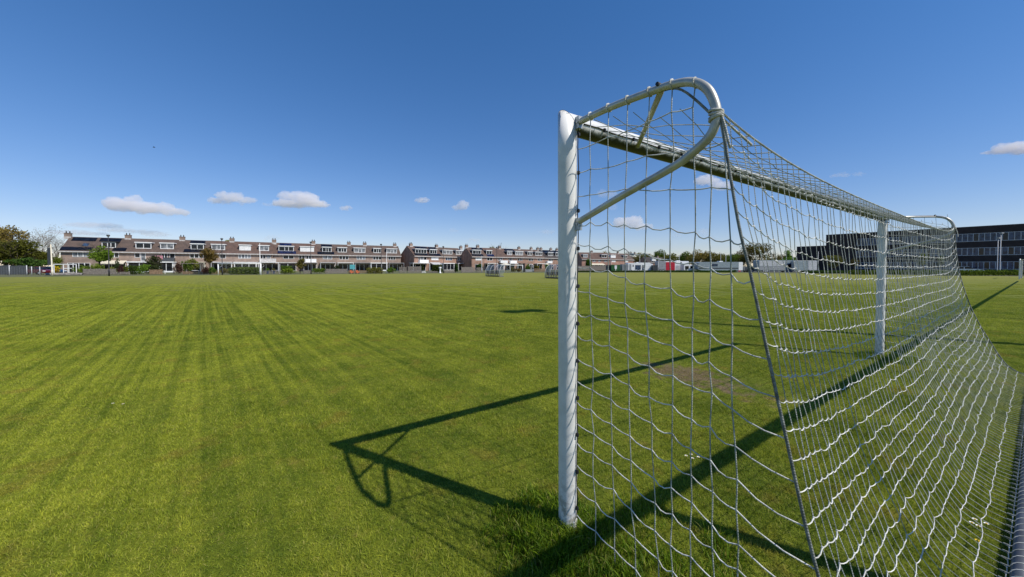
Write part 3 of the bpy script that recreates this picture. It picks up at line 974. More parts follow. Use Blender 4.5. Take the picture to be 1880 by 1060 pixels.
def house(row, px0, px1, label, dormer=None, up=(), ground_=(), solar=(), chim=(), wall='brickA', tile='tileA', gable='', skylight=None, balcony=None, fascia='fascia', dz=0.0, group='terraced houses across the pitch'):
    u0, u1 = row.u(px0), row.u(px1)
    w = u1 - u0
    o = thing('terraced_house', label, 'house', row.loc(u0), row.rz, group)
    lx = lambda px, v=0.0: row.u(px, v) - u0
    E_, R_ = EAVE + dz, RIDGE + dz
    sz = lambda y: E_ + (R_ - E_) * y / (DEPTH / 2)
    mb = MB(); mb.box(0.005, w - 0.005, 0, DEPTH, -0.3, E_ - 0.05)
    if 'L' in gable: mb.prism_x([(0, E_ - 0.06), (DEPTH / 2, R_ - 0.12), (DEPTH, E_ - 0.06)], 0.005, 0.3)
    if 'R' in gable: mb.prism_x([(0, E_ - 0.06), (DEPTH / 2, R_ - 0.12), (DEPTH, E_ - 0.06)], w - 0.3, w - 0.005)
    mb.build('wall', M[wall], o)
    # roof
    ov0 = 0.12 if 'L' in gable else 0; ov1 = 0.12 if 'R' in gable else 0
    y0 = -0.38
    mb = MB()
    mb.prism_x([(y0, sz(y0)), (DEPTH / 2, R_), (DEPTH + 0.38, sz(y0)), (DEPTH + 0.38, sz(y0) - 0.14), (DEPTH / 2, R_ - 0.14), (y0, sz(y0) - 0.14)], -ov0, w + ov1)
    rf = mb.build('roof', M[tile], o)
    mb = MB(); mb.box(-ov0, w + ov1, y0 - 0.14, y0 - 0.004, sz(y0) - 0.27, sz(y0) + 0.01); mb.box(0, w, y0 - 0.004, -0.004, sz(y0) - 0.3, sz(y0) - 0.2)
    mb.build('gutter', M[fascia], o)
    for c in chim:
        x = lx(c, DEPTH / 2)
        mb = MB(); y = DEPTH / 2
        mb.box(x - 0.55, x + 0.55, y - 0.4, y + 0.4, R_ - 0.6, R_ + 0.75); mb.box(x - 0.62, x + 0.62, y - 0.47, y + 0.47, R_ + 0.75, R_ + 0.87)
        mb.box(x - 0.6, x + 0.6, y - 0.46, y + 0.46, R_ - 0.62, R_ - 0.02, 1)
        for q in (-0.3, 0.28): mb.tube([(x + q, y, R_ + 0.87), (x + q, y, R_ + 1.35)], [0.13, 0.1], 8, 2)
        mb.build('chimney', [M['brickA'], M['fascia'], M['dark']], rf)
    if dormer:
        a, b_, kind, n = dormer
        dy = 0.95
        x0, x1 = lx(a, dy), lx(b_, dy)
        zb, zt = sz(dy) - 0.05, sz(dy) + 1.55
        yb = (zt - E_) / (R_ - E_) * DEPTH / 2
        mb = MB()
        mb.prism_x([(dy, zb), (dy, zt - 0.12), (yb, zt - 0.12)], x0, x1)
        d = mb.build('dormer', M['darkgrey'] if kind != 'shutter' else M['white'], o)
        mb = MB(); mb.box(x0 - 0.15, x1 + 0.15, dy - 0.25, yb + 0.1, zt - 0.117, zt + 0.1); mb.build('dormer_roof', M['white'] if kind != 'dark' else M['dark'], d)
        mb = MB()
        mb.box(x0, x1, dy - 0.05, dy - 0.003, zb, zb + 0.16); mb.box(x0, x1, dy - 0.05, dy - 0.003, zt - 0.3, zt - 0.12)
        mb.box(x0, x0 + 0.14, dy - 0.05, dy - 0.003, zb + 0.16, zt - 0.3); mb.box(x1 - 0.14, x1, dy - 0.05, dy - 0.003, zb + 0.16, zt - 0.3)
        mb.build('front_frame', M['white'], d)
        fr = MB(); pn = MB(); xa, xb, za, zc = x0 + 0.14, x1 - 0.14, zb + 0.16, zt - 0.3
        if kind == 'shutter':
            fr.box(xa, xb, dy - 0.045, dy - 0.004, za, zc, 0)
            for i in range(7): fr.box(xa, xb, dy - 0.055, dy - 0.045, za + (zc - za) * i / 7, za + (zc - za) * (i + 0.8) / 7, 0)
        else:
            fr.box(xa, xb, dy - 0.025, dy - 0.004, za, zc, 1)
            for i in range(1, n):
                xm = xa + (xb - xa) * (i / n + (0.06 if n == 3 and i == 1 else 0)); fr.box(xm - 0.06, xm + 0.06, dy - 0.05, dy - 0.025, za, zc, 0)
        fr.build('window', [M['white'], M['curtain' if kind == 'curtain' else 'glass']], d)
    for (a, b_, kind, n) in up:
        if kind == 'door':
            window(o, lx(a), lx(b_), 2.95, 5.1, -0.002, 'curtain', 1, 'white', 'balcony_door')
        else:
            window(o, lx(a), lx(b_), 3.85, 5.2, -0.002, kind, n, 'cream' if kind == 'shutter' and n == 2 else 'white')
    for (a, b_, where, *m_) in solar:
        ya, yb = {'top': (3.0, 4.2), 'low': (-0.2, 0.85), 'mid': (1.2, 2.6)}[where]
        x0, x1 = lx(a, (ya + yb) / 2), lx(b_, (ya + yb) / 2)
        mb = MB()
        k = max(1, round((x1 - x0) / 1.05))
        for i in range(k):
            q0 = x0 + (x1 - x0) * i / k + 0.012; q1 = x0 + (x1 - x0) * (i + 1) / k - 0.012
            mb.prism_x([(ya, sz(ya) + 0.06), (yb, sz(yb) + 0.06), (yb, sz(yb) + 0.12), (ya, sz(ya) + 0.12)], q0, q1)
        mb.build('solar_panel', M[m_[0] if m_ else 'solar'], o)
    if skylight:
        a, b_ = skylight; mb = MB(); x0, x1 = lx(a, 1.7), lx(b_, 1.7)
        mb.prism_x([(1.3, sz(1.3) + 0.03), (2.2, sz(2.2) + 0.03), (2.2, sz(2.2) + 0.1), (1.3, sz(1.3) + 0.1)], x0, x1); mb.build('skylight', M['bluegl'], o)
    if balcony:
        a, b_, mk = balcony; mb = MB(); x0, x1 = lx(a, -1.1), lx(b_, -1.1)
        mb.box(x0, x1, -1.2, -0.004, 2.86, 2.98); mb.box(x0, x1, -1.2, -1.12, 2.98, 3.9); mb.box(x0, x0 + 0.06, -1.12, -0.004, 2.98, 3.85); mb.box(x1 - 0.06, x1, -1.12, -0.004, 2.98, 3.85)
        mb.build('balcony', M[mk], o)
    used = []
    for (kind, a, b_, *opt) in ground_:
        mk = opt[0] if opt else 'white'
        if kind == 'extension':
            dpt = 2.6; x0, x1 = lx(a, -dpt), lx(b_, -dpt)
            mb = MB()
            mb.box(x0 - 0.15, x1 + 0.15, -dpt - 0.2, -0.004, 2.55, 2.82)
            mb.box(x0, x0 + 0.18, -dpt, -0.004, 0, 2.55); mb.box(x1 - 0.18, x1, -dpt, -0.004, 0, 2.55)
            mb.box(x0 + 0.18, x1 - 0.18, -dpt, -dpt + 0.1, 0, 0.35)
            e = mb.build('extension', M[mk], o)
            mb = MB(); mb.box(x0 + 0.18, x1 - 0.18, -dpt + 0.12, -dpt + 0.16, 0.35, 2.55); mb.build('pane', M['glass'], e)
            mb = MB(); n = max(2, round((x1 - x0) / 1.9))
            for i in range(1, n): xm = x0 + 0.18 + (x1 - x0 - 0.36) * i / n; mb.box(xm - 0.05, xm + 0.05, -dpt + 0.04, -dpt + 0.118, 0.35, 2.55)
            mb.build('mullion', M['white'], e)
        elif kind == 'awning':
            x0, x1 = lx(a, -1.5), lx(b_, -1.5); mb = MB()
            mb.prism_x([(-0.02, 3.0), (-2.0, 2.35), (-2.0, 2.15), (-2.03, 2.15), (-2.03, 2.39), (-0.02, 3.05)], x0, x1)
            mb.build('awning', M[mk], o)
            window(o, x0 + 0.2, x1 - 0.2, 0.1, 2.3, -0.002, 'glass', 3, 'white', 'garden_door')
        elif kind == 'canopy':
            x0, x1 = lx(a, -2.2), lx(b_, -2.2); mb = MB()
            mb.box(x0, x1, -2.4, -0.004, 2.62, 2.8)
            for x in (x0 + 0.1, x1 - 0.1): mb.box(x - 0.06, x + 0.06, -2.35, -2.23, 0, 2.62)
            mb.build('canopy', M[mk], o)
            window(o, x0 + 0.25, x1 - 0.25, 0.1, 2.35, -0.002, 'glass', 3, 'white', 'garden_door')
        elif kind == 'doors':
            x0, x1 = lx(a), lx(b_)
            window(o, x0, x1, 0.1, 2.4, -0.002, 'glass', opt[1] if len(opt) > 1 else 3, mk, 'garden_door')
    return o

# long left hand terrace
r1a = Row((-107.5, 83.7), (-39.9, 124.6))
W_ = 'white'
TERR = 'houses of the long left terrace'
house(r1a, 112, 180, 'leftmost terraced house with two black solar strips and a skylight, no dormer', up=[(134, 163, 'curtain', 3)], ground_=[('doors', 124, 166, W_, 4)], solar=[(134, 179, 'top'), (112, 171, 'low')], chim=[127], gable='L', skylight=(153, 164), group=TERR)
house(r1a, 180, 237, 'terraced house behind the round green tree, dark flat dormer roof between solar strips', dormer=(188, 214, 'dark', 3), up=[(194, 219, 'glass', 3)], ground_=[('awning', 184, 229, 'cream')], solar=[(185, 224, 'top'), (208, 233, 'low')], chim=[237], group=TERR)
house(r1a, 237, 287, 'terraced house with white dormer over a wide white flat roofed garden extension', dormer=(250, 279, 'glass', 2), up=[(248, 258, 'glass', 1), (259, 268, 'door', 1)], ground_=[('extension', 234, 277)], group=TERR)
house(r1a, 287, 336, 'terraced house with pink sheet hung over its dark balcony', dormer=(295, 320, 'curtain', 2), up=[(297, 308, 'glass', 2), (312, 322, 'glass', 1)], ground_=[('extension', 292, 318)], chim=[336], balcony=(296, 320, 'darkgrey'), group=TERR)
house(r1a, 336, 383, 'terraced house with solar strips above and below its dormer, vine arbour in front', dormer=(351, 375, 'glass', 2), up=[(349, 374, 'glass', 3)], ground_=[('canopy', 342, 376, 'cream')], solar=[(350, 378, 'top'), (338, 375, 'low')], group=TERR)
house(r1a, 383, 426, 'terraced house half hidden by the bronze leaved tree, white canopy', dormer=(389, 414, 'curtain', 3), up=[(404, 415, 'glass', 1)], ground_=[('canopy', 387, 426)], chim=[427], tile='tileB', wall='brickA', group=TERR)
house(r1a, 426, 468, 'terraced house with closed white dormer shutter and cream wide window above the long hedge', dormer=(440, 461, 'shutter', 1), up=[(438, 461, 'curtain', 4)], ground_=[('extension', 430, 471)], tile='tileB', group=TERR)
house(r1a, 468, 501, 'terraced house with white balcony and canopy behind the white flagpole', dormer=(476, 494.5, 'curtain', 2), up=[(478, 488, 'glass', 2), (490, 497, 'door', 1)], ground_=[('canopy', 474, 512)], chim=[504], tile='tileB', gable='', balcony=(477, 507, 'fascia'), group=TERR)
r1b = Row(r1a.loc(r1a.u(501), 0.5)[:2], r1a.loc(r1a.u(740), 0.5)[:2])
house(r1b, 502, 543, 'terraced house with blue solar panels round a white dormer and mossy extension roof', dormer=(512, 540, 'glass', 3), up=[(520, 540, 'glass', 2)], ground_=[('extension', 513, 544, 'fascia')], solar=[(514, 536, 'top', 'solarblue'), (510, 544, 'low', 'solarblue')], tile='tileB', gable='L', group=TERR)
house(r1b, 543, 583, 'terraced house with closed white dormer shutter and white balcony', dormer=(551.5, 577, 'shutter', 1), up=[(549, 560, 'glass', 2), (562, 572, 'glass', 2)], ground_=[('canopy', 557, 583, 'fascia')], chim=[576], balcony=(559, 581, W_), tile='tileB', group=TERR)
house(r1b, 583, 615, 'terraced house with black solar above and below a small white dormer', dormer=(592, 609, 'glass', 3), up=[(593, 610, 'curtain', 2)], ground_=[('canopy', 588, 617, 'lightgrey')], solar=[(590, 610, 'top'), (583, 614, 'low')], wall='brickA', group=TERR)
house(r1b, 615, 645, 'terraced house with white canopy behind the turquoise cloth', dormer=(620.5, 637, 'glass', 3), up=[(623, 640, 'glass', 3)], ground_=[('canopy', 620, 650)], chim=[641], group=TERR)
house(r1b, 645, 678, 'terraced house with wide pale blue dormer above an open dark garden room', dormer=(650, 671, 'curtain', 3), up=[(655, 671, 'curtain', 3)], ground_=[('canopy', 652, 680, 'grey')], chim=[670], group=TERR)
house(r1b, 678, 705, 'terraced house with white lean-to wall beside the tall lamp post', dormer=(686, 700, 'glass', 3), up=[(685, 700, 'glass', 3)], ground_=[('extension', 681, 711)], group=TERR)
house(r1b, 705, 736, 'right end house of the long terrace, with a dark grey canopy', dormer=(710, 729, 'curtain', 3), up=[(713, 726, 'glass', 3)], ground_=[('canopy', 714, 742, 'grey')], chim=[725], gable='R', group=TERR)
# middle terrace
r2 = Row((-34.6, 123), (-18.8, 141))
T2 = 'houses of the middle terrace'
house(r2, 760.5, 786.5, 'left end house of the middle terrace with dark shaded gable and white balcony', dormer=(762.5, 783.5, 'glass', 4), up=[(768, 771, 'glass', 1), (771.5, 777.5, 'door', 1), (778, 783, 'glass', 1)], ground_=[('canopy', 758, 789)], solar=[(762, 785, 'top'), (761, 786, 'low')], chim=[754.5], gable='L', balcony=(771, 787, W_), wall='brickB', tile='tileB', group=T2)
house(r2, 786.5, 809, 'middle terrace house with a closed white shutter and striped awning', dormer=(789, 802, 'glass', 3), up=[(792, 805, 'shutter', 1)], ground_=[('awning', 793, 811, 'lightgrey')], solar=[(786.5, 801, 'top'), (787, 809, 'low')], chim=[801.5], wall='brickB', tile='tileB', group=T2)
house(r2, 809, 834, 'middle terrace house with blue window above a white conservatory', dormer=(812.5, 830.5, 'curtain', 3), up=[(818, 830, 'blue', 3)], ground_=[('extension', 814, 834)], wall='brickB', tile='tileA', group=T2)
house(r2, 834, 854, 'right end house of the middle terrace with a wide white canopy', dormer=(837, 852, 'curtain', 3), up=[(840, 847, 'curtain', 2), (847.5, 851, 'door', 1)], ground_=[('canopy', 841, 866)], chim=[846], gable='R', wall='brickB', tile='tileA', group=T2)
# far terrace left of the goal post
r3 = Row((-15.4, 132), (21.5, 159))
T3 = 'houses of the far terrace'
house(r3, 866, 887, 'left end house of the far terrace, black solar roof and shuttered white window', dormer=(867.5, 883, 'glass', 3), up=[(873, 884, 'shutter', 1)], ground_=[('doors', 872, 884, W_, 3)], solar=[(866, 886, 'top'), (866, 887, 'low'), (866, 867.3, 'mid')], chim=[856.5, 877], gable='L', wall='brickB', tile='tileB', group=T3)
house(r3, 887, 907, 'far terrace house with a small white dormer over a white canopy and dugout', dormer=(893, 903, 'glass', 2), up=[(894, 904, 'glass', 2)], ground_=[('canopy', 895, 914)], solar=[(894, 907, 'low', 'solarblue')], wall='brickB', tile='tileB', group=T3)
house(r3, 907, 926, 'far terrace house with plain tiled roof, no dormer and a white balcony', up=[(914, 918, 'glass', 2), (918.5, 922.5, 'door', 1)], ground_=[('doors', 914, 924, W_, 2)], balcony=(919, 932, W_), chim=[917], wall='brickB', tile='tileB', group=T3)
house(r3, 926, 944, 'far terrace house with black solar roof over a curtained dormer, second white balcony', dormer=(931, 940, 'curtain', 2), up=[(933, 941, 'glass', 3)], ground_=[('canopy', 936, 951)], solar=[(926, 943, 'top'), (926, 930.5, 'mid'), (940.5, 944, 'mid')], balcony=(937, 949, W_), wall='brickB', tile='tileB', group=T3)
house(r3, 944, 963, 'far terrace house with the widest grey curtained dormer', dormer=(946, 960, 'curtain', 4), up=[(950.5, 959.5, 'glass', 3)], ground_=[('canopy', 956, 970, 'wood')], chim=[952.5], wall='brickB', tile='tileA', group=T3)
house(r3, 963, 981, 'far terrace house with small dormer beside a round arched garden gate', dormer=(968.5, 977, 'glass', 3), up=[(970.5, 978.5, 'glass', 3)], ground_=[('doors', 972, 978, W_, 2)], chim=[975], wall='brickB', tile='tileA', group=T3)
house(r3, 981, 1000, 'far terrace house with grey dormer and double chimney', dormer=(982.5, 995, 'glass', 4), up=[(987, 995, 'glass', 3)], ground_=[('canopy', 986, 1002)], solar=[(990, 1000, 'top')], chim=[987, 993], wall='brickB', tile='tileA', group=T3)
house(r3, 1000, 1017.5, 'far terrace house with black solar roof and a balcony door', dormer=(1006, 1015, 'glass', 3), up=[(1007, 1015, 'glass', 3)], ground_=[('doors', 1006, 1016, W_, 3)], solar=[(998, 1016, 'top'), (1000, 1005, 'mid')], chim=[1011], balcony=(1005, 1014, W_), wall='brickB', tile='tileC', group=T3)
house(r3, 1017.5, 1035, 'far terrace house half hidden behind the near goal post', dormer=(1020, 1030, 'glass', 3), up=[(1023, 1031, 'glass', 3)], ground_=[('doors', 1022, 1032, W_, 3)], solar=[(1017, 1034, 'top')], chim=[1022], wall='brickB', tile='tileC', gable='R', group=T3)
# houses seen through the net
r4 = Row((36.5, 182), (52, 186))
T4 = 'houses seen through the side net'
house(r4, 1068, 1094, 'pink brick house with small white dormer, left of the pair behind the side net', dormer=(1070.5, 1078.5, 'curtain', 3), up=[(1088, 1094, 'curtain', 2)], ground_=[('awning', 1086, 1110, 'cream')], chim=[1086], gable='L', wall='brickC', tile='tileB', group=T4)
house(r4, 1094, 1120, 'pink brick house with white dormer, right of the pair behind the side net', dormer=(1104.5, 1114, 'glass', 2), up=[(1109, 1114.5, 'curtain', 2), (1098, 1103, 'curtain', 2)], ground_=[('doors', 1098, 1112, W_, 3)], gable='', wall='brickC', tile='tileB', group=T4)
r5 = Row((53.5, 190), (66.5, 200))
house(r5, 1121, 1144, 'house with two wide white dormers and dark garage fronts above the green container', dormer=(1121, 1130, 'shutter', 1), up=[(1123, 1130, 'shutter', 1)], ground_=[('doors', 1124, 1136, 'dark', 2)], chim=[1134], wall='brickC', tile='tileB', group=T4)
house(r5, 1144, 1163, 'brown roofed house with a small white dormer behind the white campers', dormer=(1144.5, 1151, 'glass', 2), up=[(1147, 1153, 'shutter', 1)], ground_=[('doors', 1146, 1156, W_, 2)], chim=[1158, 1165], gable='R', wall='brickC', tile='tileA', solar=[(1158, 1163, 'top')], group=T4)
r6 = Row((91, 232), (110, 241))
house(r6, 1189, 1207, 'small far house with a white shuttered dormer, left of two above the grey trailer', dormer=(1197, 1204, 'shutter', 1), up=[(1196, 1202, 'glass', 2)], wall='brickC', tile='tileC', gable='L', group=T4, dz=-1.2)
house(r6, 1207, 1226, 'small far house with a windowed white dormer, beside the red truck', dormer=(1208, 1214.5, 'curtain', 2), up=[(1212, 1218, 'glass', 2)], wall='brickC', tile='tileC', gable='R', group=T4, chim=[1207], dz=-1.2)

# ------------------------------------------------------------------ the dark office block at right
rb = Row((101.6, 113.0), (101.6 + 20.4 * 2.2, 113.0 - 30 * 2.2))
of = thing('office_building', 'long dark brick three storey office block with ribbon windows', 'building', rb.loc(0), rb.rz)
LEN = 74.0; HT = 11.6
mb = MB(); mb.box(0, LEN, 0, 14, -0.3, HT); mb.build('wall', M['brickD'], of)
mb = MB(); mb.box(-0.05, LEN + 0.05, -0.08, 14.05, HT + 0.003, HT + 0.16); mb.build('roof', M['darkgrey'], of)
mb = MB(); mb.box(-8.5, -0.01, 3, 13, -0.3, 8.3); mb.box(-8.55, -0.012, 2.92, 13.05, 8.303, 8.43); mb.build('side_wing', M['brickD'], of)
bands = [(8.0, 9.85), (4.45, 6.2), (0.95, 2.65)]
for q, (z0, z1) in enumerate(bands):
    x0 = rb.u(1572)
    mb = MB(); mb.box(x0, LEN - 0.4, -0.05, -0.004, z0 - 0.12, z0); mb.box(x0, LEN - 0.4, -0.05, -0.004, z1, z1 + 0.1)
    n = int((LEN - 0.4 - x0) / 0.86)
    for i in range(n + 1):
        x = x0 + (LEN - 0.4 - x0) * i / n
        mb.box(x - 0.06, x + 0.06, -0.05, -0.004, z0, z1)
    wb = mb.build('ribbon_window', M['lightgrey'], of)
    mb = MB()
    for i in range(n):
        x = x0 + (LEN - 0.4 - x0) * i / n; xe = x + (LEN - 0.4 - x0) / n
        mb.box(x + 0.06, xe - 0.06, -0.025, -0.004, z0, z1, 0 if (i * 7 + q * 3) % 5 else 1)
    mb.build('pane', [M['bluegl'], M['glass']], wb)

# ------------------------------------------------------------------ foliage
def leaves(n, centers, radii, size, flat=0.0, hollow=0.45):
    """leaf quads scattered through several clumps"""
    centers = np.asarray(centers, float); radii = np.asarray(radii, float)
    vol = radii.prod(1); idx = rng.choice(len(centers), n, p=vol / vol.sum())
    d = rng.normal(size=(n, 3)); d /= np.linalg.norm(d, axis=1)[:, None]
    r = hollow + (1 - hollow) * rng.random(n) ** 0.6
    r *= 0.86 + 0.28 * rng.random(n)
    P = centers[idx] + d * r[:, None] * radii[idx]
    a = rng.normal(size=(n, 3)); a /= np.linalg.norm(a, axis=1)[:, None]
    b_ = np.cross(a, rng.normal(size=(n, 3))); b_ /= np.linalg.norm(b_, axis=1)[:, None]
    s = size * (0.6 + 0.8 * rng.random(n))[:, None]
    a = a * s; b_ = b_ * s * 0.6
    V = np.stack([P - a, P - b_ * 0.8, P + a, P + b_ * 0.8], 1).reshape(-1, 3)
    V[:, 2] = np.maximum(V[:, 2], 0.03)
    return V, np.arange(n * 4).reshape(-1, 4)

def branches(mb, p, d, length, r, depth, spread, m=0):
    pts = [Vector(p)]
    d = Vector(d).normalized()
    for k in range(3):
        d = (d + Vector((random.gauss(0, .12), random.gauss(0, .12), random.gauss(0.03, .06)))).normalized()
        pts.append(pts[-1] + d * length / 3)
    mb.tube(pts, [r, r * .85, r * .7, r * .55], 5 if depth < 2 else 4)
    ends = [pts[-1]]
    if depth > 0:
        n = 3 if depth > 1 else 4
        for k in range(n):
            a = random.random() * 6.283
            e = Vector((math.cos(a), math.sin(a), random.uniform(0.0, 0.8)))
            nd = (d * (1 - spread) + e * spread).normalized()
            ends += branches(mb, pts[random.choice((2, 3, 3))], nd, length * random.uniform(.55, .8), r * .5, depth - 1, spread)
    return ends

def tree(name, label, cx, w, ytop, Y, leaf, n, size, trunk_frac=0.3, squash=1.0, bark='bark', clumps=14, group=None, cat='tree', twigs=2):
    """leafy tree: tapered trunk with limbs, crown of leaf clumps"""
    base = at(cx, 489, Y); H = hz(ytop, Y); wr = w / 2 / F * Y
    t = thing(name, label, cat, (base.x, Y, 0), random.random() * 6.28, group)
    mb = MB(); h0 = H * trunk_frac
    r0 = max(0.06, H * 0.022)
    mb.tube([(0, 0, -0.1), (random.gauss(0, .04 * H * .3), 0, h0 * .5), (0, 0, h0), (0, random.gauss(0, .1), H * .72)], [r0 * 1.25, r0, r0 * .85, r0 * .3], 8)
    for k in range(6):
        a = k * 1.05 + random.random() * .5
        branches(mb, (0, 0, h0 * random.uniform(.8, 1.4)), (math.cos(a) * .9, math.sin(a) * .9, .9), min(wr * 0.85, (H - h0) * 0.55), r0 * .4, twigs, .5)
    mb.build('trunk', M[bark], t)
    cz = (H + h0 * 0.75) / 2; rz = (H - h0 * 0.75) / 2
    cs = []; rs = []
    for k in range(clumps):
        d = Vector((random.gauss(0, 1), random.gauss(0, 1), random.gauss(0, 1))).normalized() * (random.random() ** .5)
        rr = random.uniform(.26, .44)
        cs.append((d.x * wr * (1 - rr), d.y * wr * (1 - rr), cz + d.z * rz * (1 - rr) * squash))
        rs.append((wr * rr, wr * rr, rz * rr * .85))
    V, Q = leaves(n, cs, rs, size, hollow=0.35)
    np_mesh('crown', V, Q, M[leaf], t)
    return t

def bare_tree(name, label, cx, w, ytop, Y, leaf, n, size, group=None, lean=0.0):
    base = at(cx, 489, Y); H = hz(ytop, Y); wr = w / 2 / F * Y
    t = thing(name, label, 'tree', (base.x, Y, 0), random.random() * 6.28 if not lean else 0.0, group)
    mb = MB(); r0 = H * .02
    mb.tube([(0, 0, -.1), (lean * .1, 0, H * .2), (lean * .3, 0, H * .38)], [r0 * 1.3, r0, r0 * .9], 7)
    ends = []
    for k in range(7):
        a = k * .9 + random.random() * .4
        ends += branches(mb, (lean * random.uniform(.15, .3), 0, H * random.uniform(.24, .38)), (math.cos(a) * wr / H * 1.9 + lean * .25, math.sin(a) * wr / H * 1.9, 1.0), H * random.uniform(.3, .38), r0 * .5, 3, .4)
    mb.build('trunk', M['barkgrey'], t)
    if n:
        e = np.array([[p.x, p.y, p.z] for p in ends])
        k = rng.integers(0, len(e), n)
        P = e[k] + rng.normal(size=(n, 3)) * H * .045
        a = rng.normal(size=(n, 3)); a /= np.linalg.norm(a, axis=1)[:, None]
        b_ = np.cross(a, rng.normal(size=(n, 3))); b_ /= np.linalg.norm(b_, axis=1)[:, None]
        s = size * (0.6 + 0.8 * rng.random(n))[:, None]
        V = np.stack([P - a * s, P - b_ * s * .25, P + a * s, P + b_ * s * .25], 1).reshape(-1, 3)
        np_mesh('crown', V, np.arange(n * 4).reshape(-1, 4), M[leaf], t)
    return t

def bush(name, label, x0, x1, ytop, Y, leaf, n=None, size=0.12, cat='bush', group=None, deep=None, box=False, z0=0.0):
    """shrub or hedge: stems below, leaf clumps above"""
    c = at((x0 + x1) / 2, 489, Y); H = hz(ytop, Y) - z0; wr = (x1 - x0) / 2 / F * Y
    t = thing(name, label, cat, (c.x, Y, z0), 0, group)
    dp = deep if deep else wr * .8
    mb = MB()
    for k in range(5 if wr < 2.5 else 12):
        x = random.uniform(-.6, .6) * wr; y = random.uniform(-.5, .5) * dp
        mb.tube([(x, y, 0), (x + random.gauss(0, .06), y + random.gauss(0, .06), H * .7)], [.03, .012], 5)
    mb.build('stems', M['bark'], t)
    cs = []; rs = []
    if box:
        k = max(4, int(wr * 2 / (H * .55)))
        for i in range(k):
            for zz in (.28, .7):
                for yy in (-.5, .5):
                    cs.append((-wr + (i + .5) * 2 * wr / k, yy * dp, H * zz + random.gauss(0, .03))); rs.append((wr * 1.2 / k, dp * .55, H * .34))
        n = n or int(min(9000, 500 * wr * H))
    else:
        for k in range(9):
            rr = random.uniform(.32, .55)
            cs.append((random.uniform(-1, 1) * wr * (1 - rr), random.uniform(-1, 1) * dp * (1 - rr), H * random.uniform(.3, .72))); rs.append((wr * rr, dp * rr, H * .3))
        cs.append((0, 0, H * .7)); rs.append((wr * .45, dp * .4, H * .3))
        n = n or int(min(4000, max(350, 380 * wr * H)))
    V, Q = leaves(n, cs, rs, size, hollow=.3)
    np_mesh('leaves', V, Q, M[leaf], t)
    return t

def conifer(label, x0, x1, ytop, Y, leaf='fconif', n=900):
    c = at((x0 + x1) / 2, 489, Y); H = hz(ytop, Y); wr = (x1 - x0) / 2 / F * Y
    t = thing('conifer', label, 'tree', (c.x, Y, 0), 0)
    mb = MB(); mb.tube([(0, 0, 0), (0, 0, H * .9)], [.1, .03], 6); mb.build('trunk', M['bark'], t)
    cs = []; rs = []
    for i in range(12):
        k = i / 11; q = wr * (1 - .78 * k) * (.8 + .3 * random.random())
        cs.append((random.gauss(0, .1) * wr, random.gauss(0, .1) * wr, H * (.1 + .85 * k))); rs.append((q, q, H * .1))
    V, Q = leaves(n, cs, rs, .13, hollow=.4); np_mesh('crown', V, Q, M[leaf], t)

# trees at the left edge
tree('oak_tree', 'tall bronze budding tree at the far left edge', 10, 70, 405, 92, 'fbronze', 4200, .3, .2, clumps=16)
tree('broadleaf_tree', 'broad olive green tree at the left edge in front of the bronze tree', 22, 104, 434, 80, 'fleft', 5200, .27, .12, clumps=18)
tree('broadleaf_tree', 'low olive tree between the left edge trees and the flagpole', 78, 58, 453, 88, 'fleft', 2600, .24, .12)
tree('broadleaf_tree', 'dark tree clump behind the mesh fence at far left', -34, 70, 430, 84, 'dunes', 3600, .27, .12)
bare_tree('bare_tree', 'bare windswept tree leaning right behind the left trees', 62, 46, 427, 110, 'fgrey', 900, .2, lean=3.2)
bare_tree('bare_tree', 'small bare tree just left of the first house', 105, 22, 445, 112, 'fgrey', 500, .16)
bush('shrub', 'bright light green shrub beside the left end gable', 99, 116, 467, 80, 'flight', 900, .16)
tree('broadleaf_tree', 'low dark hedge tree under the left trees', 50, 60, 470, 78, 'dunes', 2200, .22, .08)
# trees in the gardens
tree('garden_tree', 'round fresh green garden tree in front of the second house', 183, 46, 447, 70, 'flight', 2600, .17, .38, clumps=14)
tree('garden_tree', 'bronze leaved slim tree beside the lamp post in front of the houses', 386, 38, 447, 69, 'fbronze', 1900, .14, .36, clumps=13)
tree('garden_tree', 'dark green garden tree beside the house with the pink sheet', 282, 26, 464, 72, 'fconif', 1500, .15, .15)
tree('garden_tree', 'upright olive garden tree in front of the shuttered dormer house', 551, 22, 472, 76, 'folive', 1500, .14, .12)
conifer('small dark pointed conifer in the second garden', 210, 221, 473, 72)
tree('park_tree', 'round bare crown showing over the roof ridge above the long hedge', 418, 34, 432, 160, 'folive', 2400, .38, .3)
tree('park_tree', 'wide bare brown crown rising over the far terrace', 909, 40, 448, 210, 'fbronze', 2600, .45, .3, squash=.8)
